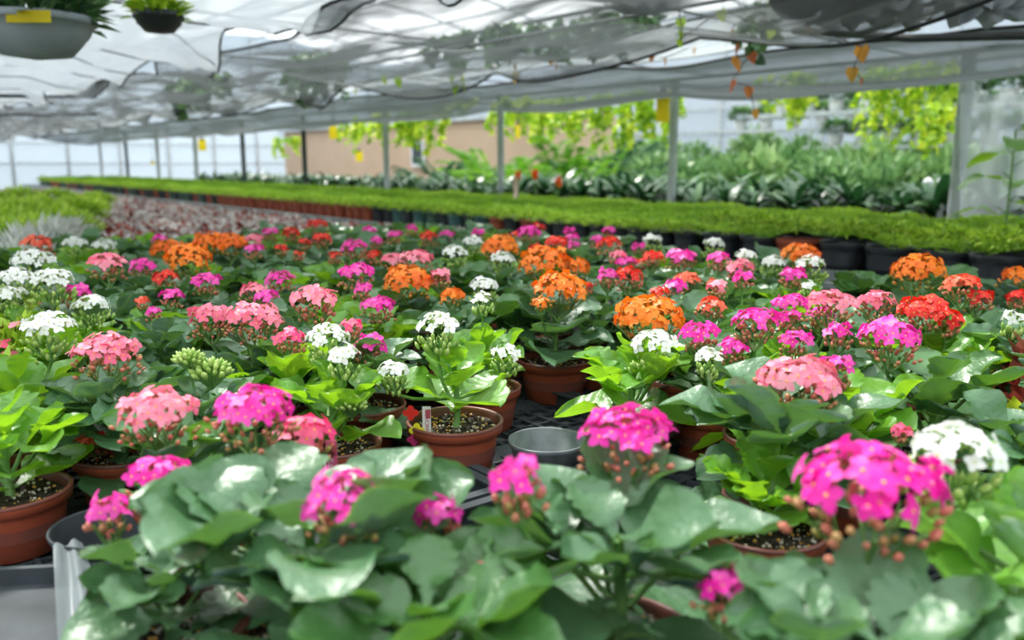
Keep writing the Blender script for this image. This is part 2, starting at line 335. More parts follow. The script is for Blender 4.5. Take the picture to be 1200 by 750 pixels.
def head_meshes(color, Rr, seed):
    """florets over a dome; buds and branching stalks beneath. origin = base of the dome"""
    random.seed(seed)
    fl, bd = MB(), MB()
    white = color == 'white'; fsz = {'orange': .0078}.get(color, (.0094 if color != 'white' else .0082) if Rr > .024 else .0074)
    dome_h = Rr*(.72 if white else (.62 if color != 'orange' else .66)); top = Vector((0, 0, .012))
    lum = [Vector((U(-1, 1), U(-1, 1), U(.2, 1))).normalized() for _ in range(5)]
    n = max(7, int(1.9*(Rr/fsz)**2*(1.25 if color == 'orange' else 1.0)))
    cnt = 0; pts = []
    for i in range(n*4):
        if cnt >= n: break
        q = (i+.5)/(n*1.0) if i < n else R()
        q = min(q, 1); ph = i*2.39996+U(-.2, .2)
        th = math.acos(1-q*(.96 if color == 'orange' else .70))        # polar from top
        nr = Vector((math.sin(th)*math.cos(ph), math.sin(th)*math.sin(ph), math.cos(th)))
        bump = 1+.16*max(nr.dot(l) for l in lum)-.14+U(-.11, .07)
        p = Vector((nr.x*Rr*bump*.93, nr.y*Rr*bump*.93, nr.z*dome_h*bump))+top+Vector((0,0,U(-.004,.003)))
        if any((p-o).length < fsz*.62 for o in pts): continue
        pts.append(p); cnt += 1
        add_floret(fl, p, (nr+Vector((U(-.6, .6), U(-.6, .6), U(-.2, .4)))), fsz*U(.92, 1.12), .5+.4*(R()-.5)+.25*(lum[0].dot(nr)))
        # calyx tube
        bd.tube([p-nr*fsz*1.1-Vector((0, 0, .002)), p-nr*.0005], .0011, 4, 0, .0016, tint=U(.2, .9), cap=False)
    nb = int((34 if not white else 44)*(Rr/.035)**1.3*(0.5 if color == 'orange' else 1))+5
    for i in range(nb):
        ph = i*2.39996; q = U(.3, 1.04); zz = U(-.012, .008)-(.012 if white else 0)*R()
        p = Vector((math.cos(ph)*Rr*q, math.sin(ph)*Rr*q, zz*Rr/.035+.002))
        ax = Vector((p.x, p.y, .03 if not white else .045)); 
        bd.blob(p, U(.0020, .0032), ax, 1.6 if not white else 2.2, 5, 0, tint=R())
    # branches
    b0 = Vector((0, 0, -Rr*.75))
    for k in range(6):
        ph = k*PI/3+U(-.2, .2); e = Vector((math.cos(ph)*Rr*.62, math.sin(ph)*Rr*.62, -.001)); mid = b0.lerp(e, .55)+Vector((0, 0, -.003))
        bd.tube([b0, mid, e], .0016, 5, 1, .001)
        for m in range(3):
            bd.tube([mid, e+Vector((U(-.3, .3)*Rr, U(-.3, .3)*Rr, U(.0, .008)))], .001, 4, 1, .0007, cap=False)
    bd.tube([b0, Vector((0, 0, 0.004))], .0017, 5, 1, .001)
    bm_ = 'bud_green' if white else ('bud_orange' if color == 'orange' else 'bud_pink')
    return fl.mesh('florets', ['petal_'+color, 'eye_white' if white else 'eye']), bd.mesh('buds', [bm_, 'stem'])
SIZES = [.017, .025, .034, .043]
HEADS = {}
def get_head(color, r, variant):
    s = min(SIZES, key=lambda a: abs(a-r)); key = (color, s, variant % 3)
    if key not in HEADS: st = random.getstate(); HEADS[key] = head_meshes(color, s, hash((s, variant % 3)) % 999+len(color)*31); random.setstate(st)
    return HEADS[key]+(r/s,)
def budcluster_mesh(seed):
    random.seed(seed); bd = MB()
    for i in range(34):
        ph = i*2.4; th = math.acos(1-(i/34)*.9); nr = Vector((math.sin(th)*math.cos(ph), math.sin(th)*math.sin(ph), math.cos(th)))
        p = Vector((nr.x*.02, nr.y*.02, nr.z*.014)); bd.blob(p, U(.0026, .0036), nr+Vector((0, 0, .5)), 2.2, 5, 0, tint=R())
        bd.tube([(0, 0, -.016), p], .0009, 4, 1, cap=False)
    return bd.mesh('bud_cluster', ['bud_green', 'stem'])
BUDC = [budcluster_mesh(i) for i in range(3)]

# pots (plant pot 12 cm wide)
def pot_mesh(rt, rb, h, rimh=.014, mats=('terracotta', 'terracotta_rim'), lip=.004):
    mb = MB()
    mb.lathe([(rb*.2, .002), (rb*.92, 0), (rb, .003), (rb+(rt-lip-rb)*.72, h*.70), (rb+(rt-lip-rb)*.74, h*.735), (rt-lip-.0005, h-rimh), (rt-.0005, h-rimh*.9), (rt, h-.004)], 36, 0)
    mb.lathe([(rt, h-.004), (rt+.0012, h-.001), (rt-.001, h+.0008), (rt-.0035, h), (rt-.0045, h-.004), (rt-.0075, h-.02), (rt-.0095, h*.35)], 36, 1)
    return mb.mesh('pot', list(mats))
POT = pot_mesh(.0600, .046, .068)
def soil_mesh(r, z, seed, n=140, spec=True):
    random.seed(seed); mb = MB(); vs = [(0, 0, z+.003)]; k = 24
    for i in range(1, 7):
        for j in range(k): a = 2*PI*j/k; rr = r*i/6; vs.append((rr*math.cos(a), rr*math.sin(a), z+.005*noise.noise(Vector((rr*40*math.cos(a), rr*40*math.sin(a), seed)))))
    fs = [(0, 1+j, 1+(j+1) % k) for j in range(k)]+[(1+i*k+j, 1+(i+1)*k+j, 1+(i+1)*k+(j+1) % k, 1+i*k+(j+1) % k) for i in range(5) for j in range(k)]
    mb.add(vs, fs, 0)
    if spec:
        for i in range(n):
            a = R()*2*PI; rr = r*math.sqrt(R())*.96; mb.blob((rr*math.cos(a), rr*math.sin(a), z+.003), U(.0008, .0023), (R()-.5, R()-.5, 1), .9, 5, 1 if R() < .55 else 2)
        for i in range(60):
            a = R()*2*PI; rr = r*math.sqrt(R())*.96; mb.blob((rr*math.cos(a), rr*math.sin(a), z+.002), U(.002, .004), (R()-.5, R()-.5, 1), .8, 5, 0)
    return mb.mesh('soil', ['soil', 'perlite', 'grain'])
SOIL = [soil_mesh(.0520, .058, i) for i in range(3)]

# ------------------------------------------------------------------ plants
plants = []
def make_plant(X, Y, style, var, sc, heads, label, group=None, rz=None, pot=POT, name='potted_kalanchoe', cat='potted plant', zb=BZ, has_soil=True, mat_over=None, fz=.058):
    """heads: (px, py, width_px, colour, depth or None)"""
    root = empty(name, (X, Y, zb+.006)); tag(root, label, cat, group)
    ps = 1.08 if style[:4] == 'open' else 1.0
    place('pot', pot, root, rz=R()*6, sc=ps)
    if has_soil: place('soil', SOIL[len(plants) % 3], root, rz=R()*6, sc=ps)
    f = place('foliage', FOL[(style, var)], root, (0, 0, fz), R()*6.28 if rz is None else rz, sc)
    for i, (px, py, w, col, dep) in enumerate(heads):
        dep = dep or Y; p = at_depth(px, py, dep); r = w*dep/F/2*1.12
        if col == 'bud':
            base = p-root.location; h = place('flower_head', BUDC[i % 3], root, base, R()*6, max(.6, r/.02)); bot = base+Vector((0, 0, -.014))
        else:
            fm, bm, s = get_head(col, r, i+len(plants))
            base = p-root.location-Vector((0, 0, r*.42)); 
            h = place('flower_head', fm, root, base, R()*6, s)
            b = place('buds', bm, h); bot = base+Vector((0, 0, -r*.72))
        b0 = Vector((U(-.006, .006), U(-.006, .006), fz+.045*sc)); md = b0.lerp(bot, .55); md.z = b0.z+(bot.z-b0.z)*.45; md.xy = b0.xy.lerp(bot.xy, .72)
        if bot.z < b0.z: b0.z = bot.z-.02
        mb = MB(); mb.tube([b0, b0.lerp(md, .5)+Vector((0, 0, -.001)), md, md.lerp(bot, .5), bot], .0027 if r > .02 else .002, 7, 0, .0021 if r > .02 else .0016)
        if bot.z-b0.z > .06 and r > .02 and i == 0:
            for sg in (0, PI): add_leaf(mb, md, sg+U(-.5, .5), U(.1, .5), U(.022, .035), U(.009, .013), .3, .1, .1, 1, ns=10, nt=4, lobes=4)
        st = place('stalk', mb.mesh('stalk', ['stem', 'leaf_green']), root)
    plants.append((X, Y)); return root
def XY(px, Y): return ((px-600)/F*Y/math.cos(pitch)*1.0)   # approximate x from pixel column
def HX(px, py, Y): return at_depth(px, py, Y).x

CN = {'magenta': 'magenta', 'pink': 'salmon-pink', 'red': 'red', 'orange': 'orange', 'white': 'white', 'rose': 'rose-pink', 'coral': 'orange-red'}
E = []   # explicit plants: X, Y, style, var, scale, heads, label
E.append((-.262, .60, 'full', 2, .68, [], 'leafy kalanchoe without flowers low in the lower-left foreground beside the plastic sleeve'))
E.append((-.15, .59, 'full', 0, 1.2, [(298, 482, 98, 'magenta', .72), (358, 517, 66, 'rose', .76), (186, 562, 78, 'magenta', .69), (128, 608, 50, 'magenta', .66)], 'large blue-green potted kalanchoe at the lower left with four magenta flower heads on separate stalks'))
E.append((-.055, .505, 'full', 1, 1.0, [(405, 590, 104, 'magenta', .56), (514, 612, 56, 'magenta', .60), (573, 677, 40, 'rose', .55)], 'magenta kalanchoe at the bottom edge, between the four-headed one and the one before the cup'))
E.append((.078, .585, 'full', 2, 1.1, [(735, 510, 112, 'magenta', .66), (606, 576, 66, 'magenta', .555)], 'magenta kalanchoe with broad grey-green leaves standing just in front of the empty black cup'))
E.append((.215, .455, 'full', 3, 1.05, [(1018, 572, 172, 'magenta', .54), (850, 700, 76, 'magenta', .50)], 'kalanchoe with the largest magenta flower head, blurred and nearest the lens at lower right'))
E.append((.285, .86, 'full', 0, 1.18, [(938, 447, 100, 'pink', .86), (1056, 510, 22, 'rose', .80)], 'potted kalanchoe with one big salmon pink head over a flat wide rosette of scalloped leaves'))
E.append((.38, .58, 'upright', 9, 1.15, [(1118, 538, 105, 'white', .62)], 'white-flowered kalanchoe with pale shining leaves at the right edge of the foreground'))
E.append((-.335, .85, 'rosette', 1, .95, [(182, 482, 88, 'pink', .79)], 'kalanchoe with one round salmon pink head behind the lower-left four-headed magenta one'))
E.append((-.077, 1.105, 'openup', 0, 1.0, [(513, 388, 46, 'white', 1.10), (592, 420, 34, 'white', 1.14), (462, 440, 36, 'white', 1.06)], 'white-flowered kalanchoe in a brown-red pot with a picture tag, beside the empty black cup'))
E.append((.075, 1.47, 'openflat', 0, 1.12, [(655, 338, 62, 'orange', 1.45), (634, 358, 18, 'orange', 1.38)], 'orange kalanchoe in a fully visible brown-red pot behind the empty cup'))
E.append((-.540, .87, 'upright', 0, 1.0, [], 'leafy kalanchoe without flowers in the brown-red pot cut by the left edge'))
E.append((-.50, 1.06, 'rosette', 2, .85, [(108, 522, 38, 'coral', 1.0)], 'kalanchoe with one small orange-red head behind the brown-red pot at the left edge'))
E.append((.165, 1.13, 'upright', 3, 1.1, [(765, 408, 54, 'white', 1.10)], 'one-headed white kalanchoe with upright cupped leaves, right of the two visible brown-red pots'))
E.append((.27, 1.50, 'rosette', 2, 1.1, [(760, 370, 78, 'orange', 1.27)], 'kalanchoe with one wide loose orange head right of the orange one in the open pot'))
E.append((.52, 1.02, 'rosette', 1, 1.15, [(1043, 396, 70, 'magenta', 1.03)], 'magenta kalanchoe with large open petals in front of the red-flowered ones on the right'))
E.append((-.475, 1.0, 'full', 3, 1.0, [(125, 413, 76, 'pink', .99), (247, 440, 40, 'bud', .98)], 'kalanchoe with one big lopsided salmon pink head on the left side'))
E.append((-.365, 1.18, 'rosette', 0, 1.1, [(297, 373, 64, 'pink', 1.16), (247, 374, 50, 'pink', 1.2)], 'kalanchoe with two salmon pink heads touching side by side left of the middle'))
E.append((.63, 1.22, 'upright', 0, 1.1, [(1082, 365, 58, 'red', 1.22), (1110, 378, 38, 'red', 1.2)], 'red kalanchoe with a wide head behind the large magenta one on the right'))
E.append((.70, 1.36, 'upright', 1, 1.0, [(1127, 336, 42, 'coral', 1.33), (1146, 352, 32, 'red', 1.33)], 'red and orange-red kalanchoe right of the wide red one'))
E.append((.245, .78, 'upright', 3, .8, [], 'leafy flowerless kalanchoe tucked between the big salmon pink one and the one before the cup'))
E.append((.53, .80, 'upright', 2, 1.05, [], 'leafy kalanchoe without flowers behind the white one at the right edge'))
E.append((.53, .62, 'upright', 3, 1.1, [], 'bright green leafy kalanchoe in the lower right corner'))
E.append((.335, 1.06, 'rosette', 3, 1.0, [(830, 427, 30, 'white', 1.03)], 'small white kalanchoe just behind the big salmon pink one'))
E.append((-.215, 1.20, 'rosette', 0, 1.0, [(433, 409, 42, 'magenta', 1.19)], 'one-headed magenta kalanchoe right behind the stacked white heads, left of the tagged pot'))
E.append((-.225, 1.03, 'upright', 1, .95, [(403, 425, 34, 'white', 1.0), (412, 478, 30, 'bud', .98), (385, 400, 50, 'white', 1.06)], 'kalanchoe with stacked white heads and pale green buds left of the tagged pot'))
heads_auto = [
 (45,287,32,'coral'),(40,308,46,'white'),(62,332,44,'white'),(123,290,26,'white'),(88,288,26,'white'),(20,330,40,'white'),(12,352,34,'white'),
 (126,311,40,'pink'),(167,314,30,'magenta'),(195,329,30,'red'),(187,283,18,'magenta'),(197,292,38,'orange'),(220,303,52,'orange'),(246,285,40,'orange'),(268,285,40,'orange'),
 (241,333,30,'magenta'),(90,347,32,'magenta'),(108,362,42,'white'),(57,388,58,'white'),(200,350,26,'magenta'),(180,369,16,'magenta'),(167,357,16,'coral'),
 (328,329,34,'magenta'),(297,344,30,'pink'),(313,352,28,'magenta'),(368,354,54,'pink'),(317,275,18,'magenta'),(342,275,20,'red'),(298,295,20,'magenta'),(297,283,24,'pink'),
 (372,264,24,'red'),(377,282,22,'red'),(330,295,15,'red'),(357,288,15,'red'),(393,303,16,'red'),(350,301,12,'coral'),(340,401,36,'rose'),(222,424,30,'bud'),
 (432,273,17,'magenta'),(463,278,19,'magenta'),(483,270,15,'magenta'),(502,279,22,'red'),(523,277,16,'magenta'),(442,284,16,'magenta'),(415,291,30,'magenta'),(418,322,40,'magenta'),(438,303,18,'red'),
 (462,307,28,'pink'),(487,304,40,'pink'),(555,286,25,'white'),(560,276,17,'magenta'),(532,299,30,'white'),(590,306,28,'white'),(587,289,42,'orange'),(640,307,58,'orange'),(673,314,34,'orange'),
 (478,329,56,'orange'),(530,348,26,'orange'),(620,274,26,'magenta'),(631,268,16,'red'),(605,277,14,'red'),(652,286,25,'red'),(628,293,18,'red'),(667,273,15,'magenta'),(670,281,17,'magenta'),(673,291,15,'magenta'),
 (713,273,17,'magenta'),(700,285,15,'magenta'),(715,287,28,'red'),(748,292,17,'magenta'),(765,285,22,'white'),(765,304,25,'red'),(796,303,30,'magenta'),(725,302,20,'pink'),(733,311,26,'magenta'),
 (712,328,23,'magenta'),(737,326,34,'red'),(688,338,15,'red'),(790,339,26,'magenta'),(772,348,20,'red'),(515,329,24,'pink'),(443,361,40,'magenta'),(426,344,22,'magenta'),(412,387,24,'rose'),
 (568,340,32,'white'),(565,357,22,'white'),(805,302,20,'magenta'),(842,306,25,'magenta'),(837,288,24,'white'),(867,316,32,'pink'),(870,329,25,'magenta'),(929,326,29,'magenta'),(875,304,24,'white'),(907,311,28,'white'),
 (950,313,34,'white'),(947,339,15,'white'),(938,298,44,'orange'),(1077,316,56,'orange'),(1190,324,34,'orange'),(805,331,34,'coral'),(833,361,30,'coral'),(840,341,22,'pink'),(927,359,42,'magenta'),(885,379,52,'magenta'),
 (925,378,26,'magenta'),(973,358,52,'pink'),(963,374,34,'magenta'),(1028,357,46,'pink'),(820,396,42,'magenta'),(860,411,36,'magenta'),(933,403,36,'magenta'),(982,396,30,'magenta'),(980,437,38,'magenta'),(1194,352,28,'red'),(1188,382,28,'white'),
 (750,311,14,'red'),(835,335,14,'coral')]
items = []
for (px, py, w, c) in heads_auto:
    want = {'orange': .088, 'white': .06, 'magenta': .056, 'red': .055}.get(c, .06)
    h = .205 if w > 18 else .19
    p = at_z(px, py, BZ+h); d = p.y
    d2 = want*F/w
    dd = d if w < 26 else min(max(d2, d*.93), d*1.07)
    p = at_depth(px, py, dd)
    if p.z < BZ+.13: dd *= .93; p = at_depth(px, py, dd)
    items.append([px, py, w, c, dd, p.x])
used = [False]*len(items); clusters = []
for i, it in enumerate(items):
    if used[i]: continue
    grp = [it]; used[i] = True
    for j in range(i+1, len(items)):
        o = items[j]
        if used[j]: continue
        same = o[3] == it[3] or {o[3], it[3]} in ({'magenta', 'pink'}, {'red', 'coral'})
        if same and math.hypot(o[5]-it[5], o[4]-it[4]) < .11 and len(grp) < 4: grp.append(o); used[j] = True
    clusters.append(grp)
fixed = [Vector((e[0], e[1])) for e in E]; CUP = Vector((.047, 1.085)); fixed.append(CUP)
pos = [Vector((sum(g[5] for g in G)/len(G), sum(g[4] for g in G)/len(G)+.01)) for G in clusters]
for it in range(60):
    for i in range(len(pos)):
        for j in range(i+1, len(pos)):
            d = pos[i]-pos[j]; l = d.length
            if l < .122: 
                d = d/l if l > 1e-6 else Vector((1, 0)); k = (.122-l)*.5; pos[i] += d*k; pos[j] -= d*k
        for q in fixed:
            d = pos[i]-q; l = d.length
            if l < .124: pos[i] += (d/l if l > 1e-6 else Vector((1, 0)))*(.124-l)
auto = []
for G, p in zip(clusters, pos):
    auto.append({'p': p, 'h': [(g[0], g[1], g[2], g[3], min(max(g[4], p.y-.09), p.y+.09)) for g in G], 'c': G[0][3]})
# leafy fillers
allp = fixed+pos
def un(p): return p.x*UX.x+p.y*UX.y, p.x*NX.x+p.y*NX.y
fill = []
keep_out = [(Vector((-.06, .80)), .125), (Vector((.03, .90)), .11), (Vector((-.14, .88)), .09), (Vector((.04, 1.30)), .115), (Vector((-.07, .93)), .135), (Vector((.06, 1.20)), .12), (Vector((-.40, .66)), .17), (Vector((-.46, .78)), .10), (Vector((.16, 1.30)), .08), (Vector((.215, .95)), .05)]
gs = .148
for a in range(-40, 60):
    for b in range(-40, 60):
        p = Vector((a*gs+(b % 2)*gs/2, .5+b*gs*.87)) + Vector((U(-.015, .015), U(-.015, .015)))
        u, n = un(p)
        if p.y < .66 or n > 1.95 or n < -.15 or u > 3.05: continue
        if abs(p.x) > .64*p.y+.1: continue
        if any((p-q).length < r for q, r in keep_out): continue
        if any((p-q).length < .124 for q in allp+fill): continue
        fill.append(p)
print('clusters', len(clusters), 'fill', len(fill))
stn = ['rosette', 'full', 'upright']
for e in E: make_plant(*e[:6], label=e[6])
# labels for the automatic plants: colour, heads, then order from the left inside its band of distance
def band(y):
    return 'the nearer rows' if y < 1.35 else ('the middle rows' if y < 1.9 else ('the farther rows' if y < 2.5 else 'the farthest rows by the seedling bed'))
ORD = ['leftmost', 'second', 'third', 'fourth', 'fifth', 'sixth', 'seventh', 'eighth', 'ninth', 'tenth', 'eleventh', 'twelfth', 'thirteenth', 'fourteenth', 'fifteenth', 'sixteenth', 'seventeenth', 'eighteenth', 'nineteenth', 'twentieth']
NUMW = {1: 'one head', 2: 'two heads', 3: 'three heads', 4: 'four heads'}
NW = {1: 'one-headed', 2: 'two-headed', 3: 'three-headed', 4: 'four-headed'}
land = [(a['p'].x, a['p'].y, CN.get(a['c'], a['c']), a) for a in auto if a['c'] != 'bud']+[(e[0], e[1], CN.get(e[6-1][0][3], ''), e) for e in E if e[5] and e[5][0][3] != 'bud']
def art(c): return c
def band2(y): return 'nearer rows' if y < 1.35 else ('middle rows' if y < 1.9 else ('far rows' if y < 2.5 else 'farthest rows'))
for a in auto:
    me = CN.get(a['c'], 'unopened green'); side = dep = None; x, y = a['p'].x, a['p'].y
    for (qx, qy, c, o) in sorted(land, key=lambda t: (t[0]-x)**2+(t[1]-y)**2):
        if o is a or c == me: continue
        if side is None and abs(qx-x) > abs(qy-y)*1.3: side = (('left of ' if qx > x else 'right of ')+art(c)); continue
        if dep is None and abs(qy-y) > abs(qx-x)*1.3: dep = (('before ' if qy > y else 'behind ')+art(c))
    a['l'] = f"{NW[len(a['h'])]} {me} kalanchoe in {band2(y)}, {side} one, {dep} one" if a['c'] != 'bud' else f"kalanchoe with unopened green buds in {band2(y)}, {side} one, {dep} one"
dupes = {}
for a in auto: dupes.setdefault(a['l'], []).append(a)
for l, lst in dupes.items():
    if len(lst) > 1:
        lst.sort(key=lambda a: a['h'][0][0])
        for i, a in enumerate(lst):
            a['l'] = ['leftmost', 'second', 'third', 'fourth', 'fifth'][i]+' from left: '*0+(' from left, ' if i else ' ')+a['l']
mxl = max(len(a['l'].split()) for a in auto); print('max label', mxl)
for a in auto:
    p = a['p']; big = p.y < 1.5
    st = random.choice(['upright', 'rosette', 'rosette', 'full', 'full', 'full']); v = random.randrange(4)
    if a['c'] == 'orange': st, v = 'rosette', random.choice([0, 1, 2])
    if a['c'] == 'white': st = random.choice(['upright', 'full'])
    make_plant(p.x, p.y, st, v, U(.92, 1.1), a['h'], a['l'], 'flowering kalanchoes on the bench')
for p in fill:
    st = random.choice(['upright', 'rosette', 'full', 'full']); v = random.randrange(4)
    pr = CZ+0; r = None
    make_plant(p.x, p.y, st, v, U(.95, 1.12), [], 'potted kalanchoe without flowers, green leaves filling a gap between flowering ones', 'leafy kalanchoes without flowers')

# empty black cup
M['cup'] = simple('cup', (.10, .12, .125), .35, (.17, .19, .2), 40)
mb = MB(); mb.lathe([(.036, .001), (.040, 0), (.0495, .045), (.0515, .047), (.053, .052), (.0515, .053), (.050, .051), (.0385, .004), (.0, .004)], 40, 0)
o = place('plastic_cup', mb.mesh('plastic_cup', ['cup']), None, (CUP.x, CUP.y, BZ+.006)); tag(o, 'empty grey-black plastic grow pot standing between the white-flowered kalanchoe and the magenta one in front', 'empty pot')
mb = MB(); mb.lathe([(.036, .001), (.040, 0), (.0495, .050), (.0515, .052), (.053, .058), (.0515, .059), (.050, .057), (.0385, .004), (.0, .004)], 40, 0)
pc = (-.405, .80)
o = place('plastic_cup', mb.mesh('plastic_cup', ['tray']), None, (pc[0], pc[1], BZ+.006)); tag(o, 'empty black plastic pot half hidden under leaves beside the brown-red pot at lower left', 'empty pot')

# picture tags
def blossom(mb, cx, cz, r, mi, y):
    vs = [(cx, y, cz)]; k = 24
    for j in range(k):
        a = 2*PI*j/k+PI/4; rr = r*(.62+.38*abs(math.cos(2*a))); vs.append((cx+rr*math.cos(a), y, cz+rr*math.sin(a)))
    mb.add(vs, [(0, 1+(j+1) % k, 1+j) for j in range(k)], mi)
def text_mesh(s, size):
    cu = D.curves.new('txt', 'FONT'); cu.body = s; cu.size = size; ob = D.objects.new('txt', cu); COL.objects.link(ob)
    dg = bpy.context.evaluated_depsgraph_get(); me = D.meshes.new_from_object(ob.evaluated_get(dg)); D.objects.remove(ob); return me
def picture_tag(loc, rz, label, style):
    root = empty('plant_tag', loc, rz); tag(root, label, 'plant tag')
    mb = MB()
    if style == 0:
        mb.box((.0125, 0, .020), (.011, .0008, .052)); card = place('tag_strip', mb.mesh('tag_strip', ['tag_white'], False), root)
        mb = MB(); blossom(mb, -.008, .038, .0105, 0, -.0008); place('red_blossom_picture', mb.mesh('p', ['tag_red'], False), root)['label'] = 'red printed blossom'
        mb = MB(); blossom(mb, -.0005, .014, .0105, 0, -.0010); blossom(mb, -.0005, .014, .003, 1, -.0014); place('yellow_blossom_picture', mb.mesh('p', ['tag_yellow', 'tag_dark'], False), root)['label'] = 'yellow printed blossom'
        mb = MB(); blossom(mb, -.0045, .002, .0095, 0, -.0006); place('plum_blossom_picture', mb.mesh('p', ['tag_plum'], False), root)['label'] = 'plum printed blossom'
        mb = MB(); mb.box((.0145, -.0007, .036), (.006, .0008, .012)); place('picture_corner', mb.mesh('p', ['tag_text'], False), root)
        me = text_mesh('KALANCHOE', .0075); me.materials.clear(); me.materials.append(M['tag_text'])
        t = place('printed_word', me, root, (.0155, -.0009, -.004)); t.rotation_euler = (PI/2, -PI/2, 0)
    else:
        mb = MB(); mb.box((0, 0, .015), (.011, .0008, .05)); card = place('tag_strip', mb.mesh('tag_strip', ['tag_pink'], False), root)
        mb = MB(); mb.box((-.0065, 0, .010), (.002, .0008, .036)); place('tag_edge', mb.mesh('p', ['tag_white'], False), root)
        mb = MB(); blossom(mb, .0, .032, .0065, 0, -.0010); place('dark_blossom_picture', mb.mesh('p', ['tag_text'], False), root)
        mb = MB(); blossom(mb, .0, .0265, .004, 0, -.0012); place('dark_picture', mb.mesh('p', ['tag_dark'], False), root)
        me = text_mesh('Kalanchoe', .0085); me.materials.clear(); me.materials.append(M['tag_white'])
        t = place('printed_word', me, root, (-.0035, -.0009, .0225)); t.rotation_euler = (PI/2, PI/2, 0)
p = at_depth(489, 506, 1.068); picture_tag((p.x, p.y, p.z-.012), .06, 'plant tag with red, yellow and plum blossoms and the word KALANCHOE in the brown-red pot', 0)
p = at_depth(389, 545, .80); picture_tag((p.x, p.y, p.z-.015), -.05, 'narrow dark pink plant tag with white letters among leaves left of the open brown-red pot', 1)
mb = MB(); mb.box((0, 0, .015), (.012, .001, .034)); blossom(mb, 0, .02, .006, 1, -.001)
p = at_depth(684, 436, 1.44); o = place('plant_tag', mb.mesh('tag', ['tag_dark', 'tag_yellow'], False), None, (p.x, p.y, p.z-.015)); tag(o, 'small dark plant tag with a yellow picture in the pot of the orange kalanchoe', 'plant tag')

# ------------------------------------------------------------------ trays on the bench
def tray_mesh():
    mb = MB(); a, b, h = .50, .335, .030      # along x (u), y (n)
    t = .004
    for sx in (-1, 1):
        mb.box((sx*(a/2-t/2), 0, h/2), (t, b, h)); mb.box((0, sx*(b/2-t/2), h/2), (a, t, h))
        mb.box((sx*(a/2-.006), 0, h), (.014, b, .003)); mb.box((0, sx*(b/2-.006), h), (a, .014, .003))
    nx, ny = 15, 10
    for i in range(1, nx): mb.box((-a/2+a*i/nx, 0, .003), (.0055, b, .005))
    for j in range(1, ny): mb.box((0, -b/2+b*j/ny, .0035), (a, .0055, .006))
    for i in (-1, 0, 1):                       # broad smooth ridges between the pot rows
        x = i*a/3+ (a/6 if i < 1 else 0)
        if i < 1: mb.add([(x-.028, -b/2, .002), (x-.010, -b/2, .009), (x+.010, -b/2, .009), (x+.028, -b/2, .002), (x-.028, b/2, .002), (x-.010, b/2, .009), (x+.010, b/2, .009), (x+.028, b/2, .002)], [(0, 4, 5, 1), (1, 5, 6, 2), (2, 6, 7, 3)])
    return mb.mesh('tray', ['tray'], False)
TR = tray_mesh(); first = True
for i in range(-2, 8):
    for j in range(-1, 6):
        c = UN(i*.51, j*.342+.10, BZ+.001)
        if c.y < .25 or c.y > 3.6 or abs(c.x) > .7*c.y+.25: continue
        o = place('growing_tray', TR, None, c, AX); tag(o, 'black plastic lattice growing tray lying under the kalanchoe pots', 'tray', 'black trays under the pots')

# bench, floor, structure
def slab(name, u0, u1, n0, n1, z0, z1, mat, kind=None, parent=None):
    mb = MB(); c = UN((u0+u1)/2, (n0+n1)/2, (z0+z1)/2)
    mb.box((0, 0, 0), (u1-u0, n1-n0, z1-z0)); o = place(name, mb.mesh(name, [mat], False), parent, c, AX)
    if kind: o['kind'] = kind
    return o
def bench(u0, u1, n0, n1, label):
    root = empty('plant_bench', UN((u0+u1)/2, (n0+n1)/2, 0)); tag(root, label, 'bench')
    def ch(name, a, b, c, d, z0, z1, mat):
        o = slab(name, a, b, c, d, z0, z1, mat); o.parent = root; o.location = o.location-root.location; return o
    ch('bench_top', u0, u1, n0, n1, BZ-.03, BZ, 'bench')
    ch('edge_rail', u0, u1, n1, n1+.035, BZ-.06, BZ+.018, 'lip'); ch('edge_rail', u0, u1, n0-.035, n0, BZ-.06, BZ+.03, 'lip')
    ch('edge_rail', u1, u1+.03, n0, n1, BZ-.06, BZ+.03, 'lip')
    k = int((u1-u0)/2)
    for i in range(k+1):
        for n in (n0+.12, n1-.12):
            ch('leg', u0+.05+(u1-u0-.1)*i/k-.02, u0+.05+(u1-u0-.1)*i/k+.02, n-.02, n+.02, 0, BZ-.03, 'galv')
    return root
bench(-1.2, 13.0, -.75, 2.62, 'wide low bench with grey edge rail carrying the kalanchoes and the reddish seedlings')
bench(-1.0, 17.5, 2.86, 4.30, 'long bench behind the walkway carrying the carpet of feathery green plants')
bench(-1.0, 17.0, 4.62, 5.75, 'bench behind the posts carrying the dark strap-leaved plants')
slab('floor', -6, 24, -8, 14, -.1, 0, 'floor', 'structure')
# weed mat strip on the empty part of the bench
mb = MB()
# walls
def wall_panel(name, p0, p1, z0, z1, mat, thick=.02, n=1):
    d = (p1-p0); c = (p0+p1)/2; mb = MB(); mb.box((0, 0, 0), (d.length, thick, z1-z0))
    o = place(name, mb.mesh(name, [mat], False), None, (c.x, c.y, (z0+z1)/2), math.atan2(d.y, d.x)); o['kind'] = 'structure'; return o
UE = 19.5
wall_panel('wall_far', UN(UE, -6), UN(UE, 12), 0, 4.2, 'end_film')
wall_panel('wall_right', UN(-6, 12), UN(UE, 12), 0, 4.2, 'side_film')
k = 0
mb = MB()
for i in range(19): mb.box((UN(UE-.05, -6+i*1.0).x, UN(UE-.05, -6+i*1.0).y, 2.1), (.06 if i % 3 else .1, .06, 4.2), 0, AX)
for z in (1.22, 1.62, 2.2, 3.0): c = UN(UE-.06, 3); mb.box((c.x, c.y, z), (.04, 18, .035), 0, AX)
o = place('trim_1', mb.mesh('t', ['galv'], False)); o['kind'] = 'structure'
mb = MB()
